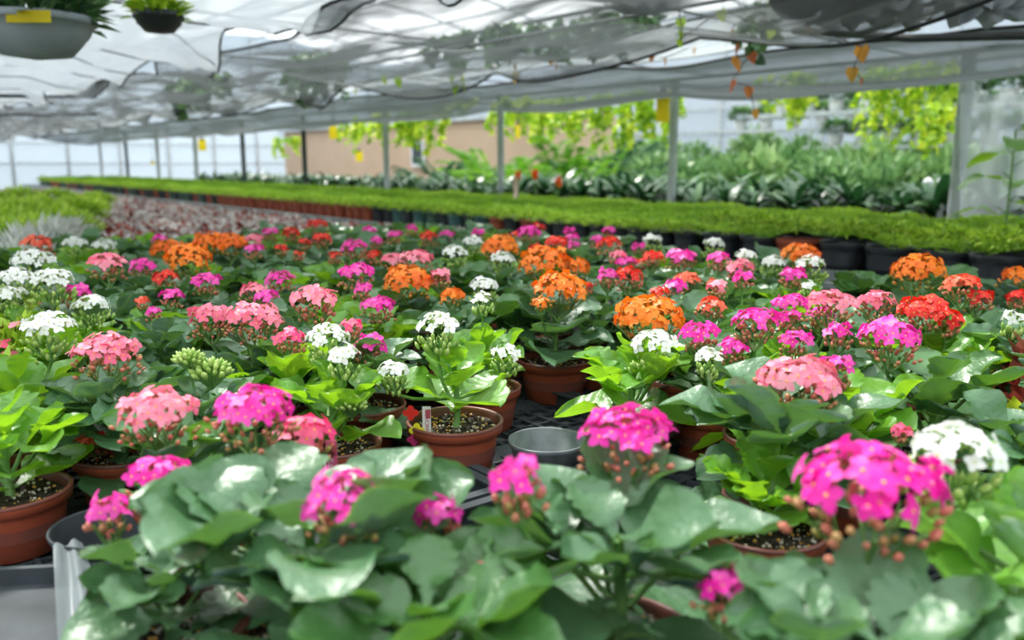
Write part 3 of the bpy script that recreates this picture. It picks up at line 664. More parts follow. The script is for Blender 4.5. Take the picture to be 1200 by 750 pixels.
for i in range(14): c = UN(-4+i*1.9, 11.95); mb.box((c.x, c.y, 2.1), (.07, .07, 4.2), 0, AX)
for z in (1.2, 1.75, 2.15, 2.6): c = UN(7, 11.93); mb.box((c.x, c.y, z), (25, .03, .05), 0, AX)
o = place('trim_2', mb.mesh('t', ['galv'], False)); o['kind'] = 'structure'
# roof film and rafters
def roof():
    vs, fs, uv = [], [], []
    nu, nn = 60, 24
    for i in range(nu+1):
        for j in range(nn+1):
            u = -5+25*i/nu; n = -6+18*j/nn; z = 3.55+.55*abs(math.sin(PI*(n+1)/6.0))-.04*abs(math.sin(PI*u/1.9))
            vs.append(UN(u, n, z)); uv.append((u, n))
    fs = [(i*(nn+1)+j, (i+1)*(nn+1)+j, (i+1)*(nn+1)+j+1, i*(nn+1)+j+1) for i in range(nu) for j in range(nn)]
    mb = MB(); mb.add(vs, fs, 0, uv); o = place('ceiling', mb.mesh('ceiling', ['film'])); o['kind'] = 'structure'
    mb = MB()
    for i in range(14):
        u = -5+1.9*i; mb.tube([UN(u, -6+18*j/24, 3.55+.55*abs(math.sin(PI*(-6+18*j/24+1)/6.0))-.06) for j in range(25)], .022, 6)
    for n in (-4, -2.5, -1, .5, 2, 3.5, 5, 6.5, 8, 9.5, 11): mb.tube([UN(-5, n, 3.5+.55*abs(math.sin(PI*(n+1)/6.0))-.06), UN(20, n, 3.5+.55*abs(math.sin(PI*(n+1)/6.0))-.06)], .025, 6)
    o = place('trim_3', mb.mesh('t', ['galv'])); o['kind'] = 'structure'
roof()
# posts along the back of the green bench
for i in range(12):
    p = Vector((2.28, 4.42, 0))+UX*(1.9*i-0.0)
    root = empty('steel_post', (p.x, p.y, 0)); r = .030
    dark = i in (4, 5, 8)
    mb = MB(); mb.tube([(0, 0, 0), (0, 0, CZ+.54)], r if i else .036, 10); place('pole', mb.mesh('pole', ['dark_steel' if dark else 'galv']), root)
    mb = MB(); mb.box((0, 0, .004), (.12, .12, .008)); place('base_plate', mb.mesh('bp', ['galv'], False), root)
    lab = {0: 'pale galvanized steel post nearest the camera at the right of the frame', 1: 'steel post under the biggest yellow card, second post from the right', 2: 'steel post in front of the bright green palm', 3: 'steel post at the corner of the tan wall near the small window'}.get(i)
    tag(root, lab or 'distant slim steel post rising behind the feathery green carpet toward the white end wall', 'post', 'steel posts behind the green bench')
mb = MB()
# ------------------------------------------------------------------ nets and drapes overhead
def net(name, u0, u1, n0, n1, zf, mat, label, cat='shade net', nu=150, nn=26, ropes=True, group=None, rr=.014):
    mb = MB(); vs, uv = [], []
    for i in range(nu+1):
        for j in range(nn+1):
            u = u0+(u1-u0)*i/nu; n = n0+(n1-n0)*j/nn; w = zf(u, n, j/nn)
            nn_ = n+.10*math.sin(u*3.3+n0)*(1 if j in (0, nn) else .6)
            vs.append(UN(u, nn_, w)); uv.append((u, n))
    mb.add(vs, [(i*(nn+1)+j, (i+1)*(nn+1)+j, (i+1)*(nn+1)+j+1, i*(nn+1)+j+1) for i in range(nu) for j in range(nn)], 0, uv)
    root = place(name, mb.mesh(name, [mat])); tag(root, label, cat, group)
    if ropes:
        for j in (0, nn):
            r = MB(); r.tube([vs[i*(nn+1)+j] for i in range(nu+1)], rr, 5); place('edge_rope', r.mesh('edge_rope', ['rope']), root)
    return root
def nz(a, b, c=0.0): return noise.noise(Vector((a, b, c)))
def zA(u, n, q): return CZ+.50-.085*abs(math.sin(PI*(u+.3)/1.25))*(.3+.7*q)-.05*nz(u*1.6, n*2.5)-.02*math.sin(n*30+u*1.5)*nz(u*.5, n, 3)+.05*(1-q)-.05*q
def zB(u, n, q): return CZ+.50-.10*math.sin(PI*q)-.07*abs(math.sin(PI*(u+.4)/1.9))*(.5+.5*q)+.05*nz(u*.9, n*3, 7)-.03*q
def zL(u, n, q): return CZ+.55-.05*abs(math.sin(PI*u/1.9))+.05*nz(u, n*3, 4)
def zF(u, n, q): return CZ+.56-.08*abs(math.sin(PI*u/1.25))*(.3+.7*q)+.10*nz(u*1.6, n*1.6, 5)+.07*nz(u*5, n*3.5, 9)+.03*abs(nz(u*9+n*5, n*4-u*2, 19))+.045*abs(((u*1.7+n*1.1+.4*nz(u, n, 30)) % 1.0)-.5)*2*(.5+nz(u*.7, n*.9, 33))+.03*abs(((u*.8-n*1.9) % 1.0)-.5)*2
net('shade_net', .8, 19, 1.58, 2.62, zA, 'net', 'dark grey mottled shade net sagging in scallops across the upper middle', nu=300, rr=.007)
net('shade_net', -1.5, 19, 3.35, 4.42, zB, 'net_dark', 'long smooth dark grey shade net drooping low along the row of posts', nu=260, rr=.007)
net('shade_net', -1, 19, 2.75, 3.3, zL, 'net_light', 'pale thin shade net strip between the two dark ones', nu=200, rr=.005)
net('white_film_sheet', 1.7, 19, -.9, 1.52, zF, 'drape', 'crumpled white film sheet hanging in pleats overhead, beside the mottled dark net', 'plastic sheet', nu=300, nn=50, rr=.006)
net('shade_net', -1.5, 1.7, 1.8, 3.6, lambda u, n, q: CZ+.66-.05*abs(math.sin(PI*u/1.9))+.06*nz(u*2, n*3, 14), 'net_dark', 'dark gathered net piece over the black pipe in the near upper corner', nu=60, rr=.006)
film = [o for o in D.objects if o.name.startswith('white_film_sheet')][0]
for k in range(22):
    u = 1.9+k*.62; sm = MB(); sm.tube([UN(u+.25*(n_/12)+.05*math.sin(n_), -.85+n_*.18, zF(u+.25*(n_/12)+.05*math.sin(n_), -.85+n_*.18, n_/13)-.006) for n_ in range(14)], .0035, 4); place('seam', sm.mesh('seam', ['dark_steel']), film)
# cross wires carrying the nets
mb = MB()
for i in range(0, 16): mb.tube([UN(i*1.25-.3, -1.5, CZ+.60), UN(i*1.25-.3, 2, CZ+.56), UN(i*1.25-.3, 4.42, CZ+.52)], .005, 5)
o = place('trim_4', mb.mesh('t', ['rope'])); o['kind'] = 'structure'
mb = MB()
for n, z, r in ((4.42, .53, .014), (3.2, .56, .008), (2.55, .56, .008), (3.0, .72, .012), (1.55, .60, .006)): mb.tube([UN(-3, n, CZ+z), UN(19, n, CZ+z)], r, 6)
o = place('trim_5', mb.mesh('t', ['dark_steel'])); o['kind'] = 'structure'

# ------------------------------------------------------------------ leafy helpers
def heart(mb, p, d, size, tint, mi=0):
    """small folded heart leaf hanging along d"""
    d = Vector(d).normalized(); s = d.cross(Vector((R()-.5, R()-.5, R()-.5))).normalized(); nr = d.cross(s)
    P = lambda x, y, z=0: p+d*x*size+s*y*size+nr*z*size
    mb.add([P(0, 0), P(-.12, .3, .1), P(.25, .48, .14), P(.6, .3, .08), P(1, 0), P(.6, -.3, .08), P(.25, -.48, .14), P(-.12, -.3, .1), P(.4, 0, -.05)],
           [(0, 1, 2, 8), (8, 2, 3), (8, 3, 4), (8, 4, 5), (8, 5, 6), (0, 8, 6, 7)], mi, tint=tint)
def quadleaf(mb, p, d, size, w, tint, mi=0, bend=.3):
    d = Vector(d).normalized(); s = d.cross(Vector((U(-.4, .4), U(-.4, .4), 1))).normalized(); nr = s.cross(d)
    P = lambda x, y, z=0: p+d*x*size+s*y*w+nr*z*size
    mb.add([P(0, 0), P(.45, .5, .08), P(.45, -.5, .08), P(1, 0, -bend*.3)], [(0, 2, 3), (0, 3, 1)], mi, tint=tint)
# numpy scatter of little blades for the big carpets
def scatter_mesh(name, P, Dv, size, width, tint, mats):
    n = len(P); Dv = Dv/np.linalg.norm(Dv, axis=1, keepdims=True)
    rv = rng.normal(size=(n, 3)); S = np.cross(Dv, rv); S /= np.linalg.norm(S, axis=1, keepdims=True)
    V = np.empty((n, 4, 3)); V[:, 0] = P; V[:, 1] = P+Dv*size[:, None]*.5+S*width[:, None]; V[:, 2] = P+Dv*size[:, None]; V[:, 3] = P+Dv*size[:, None]*.5-S*width[:, None]
    me = D.meshes.new(name); me.vertices.add(n*4); me.vertices.foreach_set('co', V.reshape(-1).astype(np.float32))
    me.loops.add(n*4); me.loops.foreach_set('vertex_index', np.arange(n*4, dtype=np.int32))
    me.polygons.add(n); me.polygons.foreach_set('loop_start', np.arange(0, n*4, 4, dtype=np.int32)); me.polygons.foreach_set('loop_total', np.full(n, 4, dtype=np.int32))
    me.update(); me.validate()
    at = me.attributes.new('tint', 'FLOAT', 'POINT'); at.data.foreach_set('value', np.repeat(np.clip(tint, 0, 1), 4).astype(np.float32))
    for m in mats: me.materials.append(M[m])
    return me
Unp = np.array(UX); Nnp = np.array(NX)
def carpet_z(u, n): return .150+.022*np.sin(u*7.1+np.sin(n*9)*1.3)*np.cos(n*8.3)+.012*np.sin(u*23+n*17)
# feathery carpet: base + blades
cnt = 330000
uu = -.6+17.9*rng.random(cnt)**1.45; nn_ = 3.02+1.27*rng.random(cnt); zz = BZ+carpet_z(uu, nn_)
P = uu[:, None]*Unp+nn_[:, None]*Nnp; P[:, 2] = zz-.02*rng.random(cnt)
dv = rng.normal(size=(cnt, 3))*[1, 1, .3]+[0, 0, .55]
tt = .45+.22*np.sin(uu*5+nn_*6)*np.sin(uu*1.7)+.25*(rng.random(cnt)-.5)+.16*np.sin(nn_*3.1)
sz = .011+.014*rng.random(cnt)
moss = place('feathery_green_carpet', scatter_mesh('moss', P, dv, sz, sz*.22, tt, ['moss']))
tag(moss, 'bright yellow-green carpet of feathery foliage filling the long back bench', 'plants', kind='stuff')
mb = MB(); vs = []
nu_, nn2 = 240, 16
for i in range(nu_+1):
    for j in range(nn2+1):
        u = -.7+18.0*i/nu_; n = 3.0+1.27*j/nn2; vs.append(UN(u, n, BZ+float(carpet_z(u, n))-.022))
mb.add(vs, [(i*(nn2+1)+j, (i+1)*(nn2+1)+j, (i+1)*(nn2+1)+j+1, i*(nn2+1)+j+1) for i in range(nu_) for j in range(nn2)])
o = place('green_mat', mb.mesh('m', ['moss_base']), moss)
# front row of nursery pots
tuft = []
for v in range(4):
    random.seed(900+v); mb = MB()
    for i in range(420):
        a = R()*2*PI; rr = .075*math.sqrt(R()); p = Vector((rr*math.cos(a), rr*math.sin(a), .128+.03*(1-(rr/.085)**2)-U(0, .02)))
        quadleaf(mb, p, (math.cos(a)*rr*12+U(-.5, .5), math.sin(a)*rr*12+U(-.5, .5), U(-.5, .9)), U(.014, .028), U(.005, .011), min(1, max(0, .45+U(-.4, .4))))
    tuft.append(mb.mesh('tuft', ['moss']))
NP = {k: pot_mesh(.057, .042, .115, .018, (k, k), .003) for k in ('terracotta', 'black_pot', 'teal_pot', 'green_pot')}
NPB = {k: pot_mesh(.085, .062, .122, .02, (k, k), .003) for k in ('terracotta', 'black_pot')}
pcn = {'terracotta': 'brown-red', 'black_pot': 'black', 'teal_pot': 'teal', 'green_pot': 'dark green'}
u = .15; i = 0; random.seed(21); np_pots = []
while u < 16.5:
    c = UN(u, 2.955, BZ+.001); px = 600+F*c.x/c.y
    big = px > 830
    if px > 1230: u += .17; continue
    if px > 860: k = 'terracotta' if 895 < px < 935 else 'black_pot'
    elif px > 640: k = random.choice(['black_pot', 'black_pot', 'terracotta', 'black_pot'])
    elif px > 575: k = random.choice(['green_pot', 'black_pot', 'terracotta'])
    elif px > 468: k = ['teal_pot', 'black_pot', 'green_pot', 'teal_pot', 'black_pot'][i % 5]
    elif px > 436: k = 'black_pot'
    elif px > 262: k = 'terracotta'
    else: k = random.choice(['terracotta', 'black_pot', 'green_pot', 'black_pot'])
    if not (960 < px < 985 and False):
        np_pots.append((u, k, big, px))
    u += (.178 if big else .127)+U(0, .012); i += 1
grpcnt = {}
for (u, k, big, px) in np_pots:
    c = UN(u, 2.955+(.02 if big else 0)+U(-.012, .012), BZ+.001)
    root = empty('potted_fern', c, R()*6)
    where = 'large and near' if big else ('mid row' if px > 430 else ('in the brown-red stretch' if px > 262 else 'far off and small'))
    tag(root, f'{pcn[k]} nursery pot of feathery green foliage edging the green bench, {where}', 'potted plant', f'{pcn[k]} pots edging the green bench, {where}')
    place('pot', (NPB if big else NP)[k], root); place('foliage', tuft[random.randrange(4)], root, (0, 0, .01 if big else 0), 0, 1.25 if big else 1.0)

# reddish seedlings
RS = []
for v in range(6):
    random.seed(400+v); mb = MB()
    mb.lathe([(.028, 0), (.038, .045), (.041, .045)], 10, 2)
    for i in range(22):
        a = i*2.4; q = i/22; e = .15+1.1*q; mi = 1 if R() < (.78 if v % 2 else .58) else 0
        d = Vector((math.cos(a)*math.cos(e), math.sin(a)*math.cos(e), math.sin(e))); quadleaf(mb, Vector((d.x*.01, d.y*.01, .045+.02*q)), d, U(.035, .055), U(.022, .034), R(), mi, .5)
    RS.append(mb.mesh('seedling', ['red_leaf', 'silver_leaf', 'black_pot']))
random.seed(3); slots = []
gu = .092
for i in range(120):
    for j in range(21):
        u = 3.12+i*gu; n = .80+j*.086+U(-.012, .012)
        c = UN(u, n)
        px = 600+F*c.x/c.y
        if n > 2.40 or u > 12.6: continue
        if n < 1.0 and u > 5.5: continue
        slots.append((c.y, u+U(-.012, .012), n))
slots.sort(); 
for k, (y, u, n) in enumerate(slots[:300]):
    o = place('seedling', RS[random.randrange(6)], None, UN(u, n, BZ+.001), R()*6, U(.9, 1.2)); tag(o, 'small seedling with maroon and silvery pink leaves in the bed behind the kalanchoes', 'seedling', 'maroon and silver seedlings behind the kalanchoes')
rest = slots[300:]; m = 16*len(rest)
idx = np.repeat(np.arange(len(rest)), 16); ru = np.array([r[1] for r in rest])[idx]; rn = np.array([r[2] for r in rest])[idx]
P = ru[:, None]*Unp+rn[:, None]*Nnp; dv = rng.normal(size=(m, 3))*[1, 1, .4]+[0, 0, .5]; P[:, 2] = BZ+.05
P[:, :2] += rng.normal(size=(m, 2))*.008
sz = .035+.02*rng.random(m); isel = rng.random(m) < .68
me = scatter_mesh('seedlings', P, dv, sz, sz*.33, rng.random(m), ['red_leaf', 'silver_leaf']); me.polygons.foreach_set('material_index', isel.astype(np.int32))
tag(place('seedling_bed', me), 'bed of tiny maroon and silvery seedlings stretching away toward the end wall', 'seedlings', kind='stuff')
o = slab('seedling_soil', 3.05, 12.7, .74, 2.58, BZ+.001, BZ+.035, 'soil'); tag(o, 'dark soil tray under the maroon and silvery seedlings', 'tray')

# ------------------------------------------------------------------ left side plants
def bushy(name, loc, rx, rz_, n, mat, size, label, cat, group=None, wid=.5, seed=0, stem=True, flowers=0, up=.4, fcol='white', hmul=1.0):
    random.seed(seed); root = empty(name, loc); tag(root, label, cat, group)
    mb = MB()
    for i in range(n):
        a = R()*2*PI; c = U(-.3, 1); s = math.sqrt(max(0, 1-c*c)); q = U(.55, 1)
        d = Vector((s*math.cos(a), s*math.sin(a), c)); p = Vector((d.x*rx*q, d.y*rx*q, rz_*(1+c*q)*.5*1.4*hmul))
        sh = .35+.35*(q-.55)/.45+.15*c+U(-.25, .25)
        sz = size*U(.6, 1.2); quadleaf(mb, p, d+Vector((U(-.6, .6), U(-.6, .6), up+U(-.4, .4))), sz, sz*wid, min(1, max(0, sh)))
    place('foliage', mb.mesh('foliage', [mat]), root)
    if stem:
        mb = MB()
        for k in range(5):
            a = R()*6; mb.tube([(0, 0, 0), (math.cos(a)*rx*.25, math.sin(a)*rx*.25, rz_*.5), (math.cos(a)*rx*.5, math.sin(a)*rx*.5, rz_*.95)], .006+rx*.01, 5, 0, .003)
        place('stems', mb.mesh('stems', ['bark' if rx > .3 else 'stem']), root)
    if flowers:
        mb = MB()
        for k in range(flowers):
            a = R()*6; q = math.sqrt(R()); add_floret(mb, Vector((math.cos(a)*rx*q, math.sin(a)*rx*q, rz_*1.4*(1-.35*q*q)*hmul)), Vector((math.cos(a)*q*.6, math.sin(a)*q*.6, 1)), .016, R())
        place('blossoms', mb.mesh('blossoms', ['petal_'+fcol, 'eye']), root)
    return root
random.seed(5)
left = [(8, 262, 3.1), (40, 258, 3.4), (12, 236, 4.2), (70, 248, 4.1), (48, 234, 5.0), (88, 234, 5.4), (22, 222, 6.5), (100, 236, 6.2), (66, 224, 7.2), (5, 250, 3.6), (30, 244, 4.6), (110, 228, 7.6)]
for i, (px, py, Y) in enumerate(left):
    p = at_depth(px, py, Y); h = max(.10, p.z-BZ)
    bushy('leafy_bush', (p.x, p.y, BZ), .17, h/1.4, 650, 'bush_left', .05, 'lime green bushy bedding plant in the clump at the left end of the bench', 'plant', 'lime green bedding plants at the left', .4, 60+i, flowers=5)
for i, (px, py, Y) in enumerate([(30, 284, 2.75), (52, 274, 3.05), (12, 296, 2.5), (68, 268, 3.3)]):
    p = at_depth(px, py, Y); h = p.z-BZ
    bushy('silver_leaved_plant', (p.x, p.y, BZ), .12, h/1.35, 520, 'silver', .07, 'silvery white fine-leaved plant between the lime green clump and the white kalanchoes', 'plant', 'silvery plants at the left', .13, 80+i, up=.9)
for i, (px, py, Y) in enumerate([(22, 370, 1.35), (28, 352, 1.5), (12, 420, 1.10), (60, 362, 1.42)]):
    p = at_depth(px, py, Y)
    bushy('small_leaved_plant', (p.x, p.y, BZ), .07, (p.z-BZ)/1.45, 420, 'bush_left', .024, 'low pale green small-leaved plant with tiny pinkish flowers at the left edge', 'plant', 'small-leaved plants at the left edge', .5, 90+i, flowers=14, fcol='pink' if i < 2 else 'white')

# right edge: fork-stemmed leafy plant, bronze leafy plant in dark red pot
p = Vector((.86, 1.28)); 
bushy('bronze_leaved_plant', (.74, 1.14, BZ), .08, .11, 260, 'red_leaf', .045, 'dark red leafy plant at the right edge beyond the white kalanchoe', 'plant', None, .5, 120)
bushy('curly_leaved_plant', (.66, 1.00, BZ), .07, .085, 260, 'lime', .035, 'curly yellow-green plant low at the right edge', 'plant', None, .6, 121)

# ------------------------------------------------------------------ strap leaved row, palms, shrubs
ST = []
for v in range(5):
    random.seed(700+v); mb = MB()
    mb.lathe([(.05, 0), (.07, .11), (.075, .11)], 12, 1)
    for i in range(26):
        a = i*2.4; e = U(.5, 1.35); ln = U(.20, .33); s = Vector((-math.sin(a), math.cos(a), 0)); w = U(.018, .03); prev = Vector((0, 0, .1)); vs = []; ee = e
        for k in range(6):
            ww = w*math.sin(PI*(k+.6)/6.2)**.7; vs += [prev+s*ww, prev-s*ww]
            d = Vector((math.cos(a)*math.cos(ee), math.sin(a)*math.cos(ee), math.sin(ee))); prev = prev+d*ln/5; ee -= .22
        mb.add(vs, [(2*k, 2*k+1, 2*k+3, 2*k+2) for k in range(5)], 0, tint=U(.0, 1) if R() < .3 else U(.1, .5))
    ST.append(mb.mesh('strap_plant', ['strap', 'black_pot']))
random.seed(8)
for i in range(58):
    for j in range(3):
        u = .3+i*.235; n = 4.72+j*.32
        c = UN(u, n)
        if abs(c.x) > .68*c.y: continue
        o = place('strap_leaved_plant', ST[random.randrange(5)], None, UN(u+U(-.04, .04), n+U(-.04, .04), BZ+.001), R()*6, U(.85, 1.12)*(1.0 if u < 6 else .85))
        tag(o, 'dark glossy strap-leaved plant in a black pot in the rows behind the green carpet', 'plant', 'dark strap-leaved plants behind the green carpet')
def palm(loc, h, nf, mat, label, seed, spread=.9, group=None, lw=.012, lf=.16):
    random.seed(seed); root = empty('potted_palm', loc); tag(root, label, 'palm', group)
    mb = MB(); st = MB()
    for i in range(nf):
        a = i*2.4+U(-.2, .2); e = U(.9, 1.45); ln = h*U(.65, 1.0); p = Vector((0, 0, .18)); pts = [p.copy()]; ee = e
        for k in range(12):
            d = Vector((math.cos(a)*math.cos(ee), math.sin(a)*math.cos(ee), math.sin(ee))); p = p+d*ln/12; ee -= .075*spread*(1+k*.12); pts.append(p.copy())
            if k > 2:
                s = Vector((-math.sin(a), math.cos(a), 0)); t0 = U(.2, .8)
                for m in range(3):
                    pp = pts[-2].lerp(p, m/3); L_ = lf*math.sin(PI*(k+m/3-1.5)/11.5)**.6+.02
                    for sg in (-1, 1): quadleaf(mb, pp, s*sg+d*.75+Vector((0, 0, U(-.25, .15))), L_, lw*2, min(1, max(0, t0+U(-.25, .25))), 0, .6)
        st.tube(pts, .006, 4, 0, .002, cap=False)
    place('fronds', mb.mesh('fronds', [mat]), root); place('stems', st.mesh('stems', ['stem']), root)
    pm = MB(); pm.lathe([(.10, 0), (.13, .24), (.14, .24), (.14, .26), (.12, .25), (.11, .2), (0, .2)], 20); place('pot', pm.mesh('pot', ['black_pot']), root)
    return root
def base_at(px, n): # on the ray column px, at cross position n
    k = (px-600)/F; r = Vector((k, 1, 0)); Y = n/(r.x*NX.x+r.y*NX.y); return Vector((k*Y, Y, 0))
pal = [(605, 6.2, 1.9, 'palm', 'bright green palm behind the second post, left of the tallest one', 26), (662, 6.4, 2.0, 'palm', 'tallest bright green palm in the middle of the background', 28), (700, 6.7, 1.9, 'palm_dark', 'dark arching palm right of the bright ones', 24), (528, 6.3, 1.75, 'palm_dark', 'grey-green palm by the tan wall, left of the second post', 24), (745, 6.5, 1.8, 'palm_dark', 'dark palm just left of the post with the big yellow card', 24), (640, 7.2, 2.1, 'palm', 'bright green palm rising behind the other palms', 22), (495, 6.6, 1.6, 'palm_dark', 'small grey-green palm below the window of the tan wall', 20), (575, 6.9, 1.85, 'palm', 'lime palm hidden partly behind the second post', 22), (850, 6.6, 1.6, 'palm_dark', 'low dark palm under the white pots', 18), (915, 6.2, 1.5, 'palm', 'short bright palm amid the right-hand shrubs', 14)]
for i, (px, n, h, m_, lb, nf) in enumerate(pal): b = base_at(px, n); palm((b.x, b.y, 0), h, nf, m_, lb, 500+i, group=None)
sh = [(455, 6.3, .5, 1.15), (425, 6.6, .4, 1.1), (805, 6.0, .5, 1.45), (840, 7.0, .6, 1.5), (880, 5.95, .42, 1.5), (925, 6.6, .55, 1.55), (965, 6.0, .45, 1.5), (1005, 6.6, .55, 1.55), (1040, 6.1, .42, 1.45), (1080, 6.6, .5, 1.5), (1120, 6.2, .45, 1.5), (1165, 6.0, .45, 1.5), (1200, 6.3, .5, 1.6), (770, 7.3, .6, 1.5), (555, 7.5, .55, 1.4), (720, 7.9, .6, 1.6), (985, 7.5, .6, 1.5), (1060, 7.4, .6, 1.5), (900, 7.5, .6, 1.45)]
for i, (px, n, r_, h) in enumerate(sh):
    b = base_at(px, n); lb = 'dense dark green leafy shrub behind the strap-leaved rows'
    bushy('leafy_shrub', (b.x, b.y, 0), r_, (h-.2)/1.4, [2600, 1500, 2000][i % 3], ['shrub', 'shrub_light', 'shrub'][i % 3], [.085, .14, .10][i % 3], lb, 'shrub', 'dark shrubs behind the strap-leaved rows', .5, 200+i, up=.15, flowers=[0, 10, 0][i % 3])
for i in range(13):
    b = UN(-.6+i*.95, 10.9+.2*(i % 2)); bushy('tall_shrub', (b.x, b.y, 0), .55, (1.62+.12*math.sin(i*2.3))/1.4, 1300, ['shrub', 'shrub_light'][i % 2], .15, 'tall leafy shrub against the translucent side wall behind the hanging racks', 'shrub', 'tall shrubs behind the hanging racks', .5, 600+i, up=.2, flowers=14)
# hanging lime foliage
def vine_mass(px, py, Y, wpx, hpx, n, mat, label, seed, size=.05, name='trailing_vine', group=None):
    random.seed(seed); c = at_depth(px, py, Y); w = wpx*Y/F; h = hpx*Y/F; root = empty(name, (c.x, c.y, c.z+h/2)); tag(root, label, 'vine', group)
    mb = MB(); st = MB(); ns = max(3, int(n/16))
    for i in range(ns):
        o = UX*U(-.5, .5)*w*1.1; o = o+NX*U(-.12, .12); ln = h*U(.35, 1.1); x = o.copy(); pts = [x.copy()+Vector((0, 0, h*.1))]
        for k in range(16):
            x = x+Vector((U(-.02, .02), U(-.02, .02), -ln/16)); pts.append(x.copy())
            heart(mb, x.copy(), (U(-1, 1), U(-1, 1), U(-1, .1)), size*U(.6, 1.2), R())
        st.tube(pts, .0025, 4, 0, .0015, cap=False)
    place('leaves', mb.mesh('leaves', [mat]), root); place('vines', st.mesh('vines', ['stem']), root)
    return root
vm = [(480, 152, 9.0, 110, 40, 420, 'lime', 'lime green vine trailing in front of the tan wall', .075), (420, 158, 11, 60, 34, 200, 'lime', 'lime vine trailing left of the wide lime one, by the tan wall', .07), (340, 172, 12, 60, 22, 120, 'lime', 'small lime vine hanging at the junction of tan wall and white end wall', .07),
      (700, 140, 8.6, 200, 55, 700, 'lime', 'wide curtain of lime vine above the bright palms', .075), (620, 138, 9.0, 120, 40, 350, 'lime', 'lime vine above the palm beside the second post', .07), (920, 118, 8.0, 60, 60, 260, 'lime', 'lime vine hanging between the white pots and the dark net', .07), (1060, 125, 7.4, 100, 95, 560, 'lime', 'large lime vine hanging near the right-hand post', .07),
      (1108, 150, 5.6, 40, 60, 120, 'lime', 'lime vine wrapped beside the nearest post', .06), (560, 126, 7.2, 160, 14, 160, 'lime', 'lime leaves lying over the edge of the dark net', .06), (230, 112, 7.0, 150, 40, 380, 'shrub', 'dark green foliage seen through the scalloped net at the left', .07), (360, 92, 5.9, 120, 46, 330, 'shrub', 'dark green foliage seen through the scalloped net near its middle', .07), (560, 58, 4.6, 140, 36, 300, 'shrub', 'dark foliage resting over the net at the top middle', .06), (690, 44, 4.1, 140, 40, 300, 'shrub', 'dark foliage above the net right of the top middle', .06), (880, 38, 3.5, 60, 60, 110, 'shrub', 'dark green vine hanging at the top right of centre', .05)]
for i, a in enumerate(vm): vine_mass(*a[:6], a[6], a[7], 300+i, a[8])
def strand(px, y0, leaves, Y, label, mat='vine_red', seed=0, size=None):
    random.seed(seed); top = at_depth(px, y0-14, Y); root = empty('hanging_vine', top); tag(root, label, 'vine')
    st = MB(); mb = MB(); pts = [Vector((0, 0, 0))]
    for (lx, ly, sp) in leaves:
        p = at_depth(lx, ly-sp/2, Y)-top; pts.append(p); heart(mb, p, (U(-.3, .3), U(-.2, .2), -1), sp*.85*Y/F, R()*.8)
    st.tube(pts, .0022, 4, 0, cap=False); place('leaves', mb.mesh('l', [mat]), root); place('vine', st.mesh('v', ['bark']), root)
strand(862, 40, [(857, 45, 18), (862, 60, 16), (864, 78, 22), (880, 70, 16), (858, 103, 18), (879, 110, 16), (884, 136, 14)], 3.5, 'reddish green vine strand of heart leaves right of the biggest yellow card', seed=1)
strand(945, 40, [(945, 38, 16), (1010, 66, 22), (1000, 90, 20), (1009, 97, 10)], 3.0, 'red and yellow vine strand below the black pipe at the upper right', seed=2)
strand(778, 45, [(778, 55, 10), (764, 70, 9), (778, 74, 12), (813, 60, 12)], 3.9, 'brownish vine strand directly above the biggest yellow card', seed=3)
strand(538, 80, [(530, 92, 14), (540, 100, 22), (536, 107, 16), (467, 98, 18), (450, 95, 16), (417, 110, 12)], 4.6, 'green vine strand hanging below the net left of centre', 'lime', seed=4)
strand(605, 65, [(604, 80, 10), (606, 93, 14), (646, 72, 14), (652, 80, 8), (673, 90, 7)], 4.4, 'brown-green vine strand hanging below the net at the centre', seed=5)
strand(795, 20, [(797, 30, 16), (800, 42, 18), (797, 52, 12), (845, 20, 16), (905, 42, 14)], 3.2, 'thin green vine strand at the top, left of the reddish one', 'lime', seed=6)

# ------------------------------------------------------------------ yellow cards
def card(px, py, wp, hp, Y, label, rz=0):
    c = at_depth(px, py, Y); w, h = wp*Y/F, hp*Y/F; root = empty('sticky_card', (c.x, c.y, c.z), rz); tag(root, label, 'sticky card', 'yellow sticky cards hanging over the benches')
    mb = MB(); mb.box((0, 0, 0), (w, .004, h)); place('card', mb.mesh('card', ['yellow_card'], False), root)
    s = MB(); s.tube([(0, 0, h/2), (0, 0, max(h/2+.05, CZ+.52-c.z))], .003, 4); place('string', s.mesh('string', ['rope']), root)
    s = MB(); s.box((0, 0, h/2+.008), (w*.45, .012, .03)); place('clip', s.mesh('clip', ['dark_steel'], False), root)
card(777, 125, 15, 34, 5.7, 'biggest yellow sticky card, hanging by the post right of the palms')
card(390, 152, 9, 21, 10.0, 'yellow sticky card hanging before the net left of the tan wall')
card(237, 170, 9, 13, 13.5, 'yellow sticky card hanging before the white end wall')
card(421, 183, 8, 12, 12.0, 'small yellow sticky card in front of the tan wall')
card(607, 154, 5, 16, 8.6, 'narrow yellow sticky card above the bright green palm')
card(179, 191, 4, 4, 15.5, 'tiny distant yellow card at the far left end')

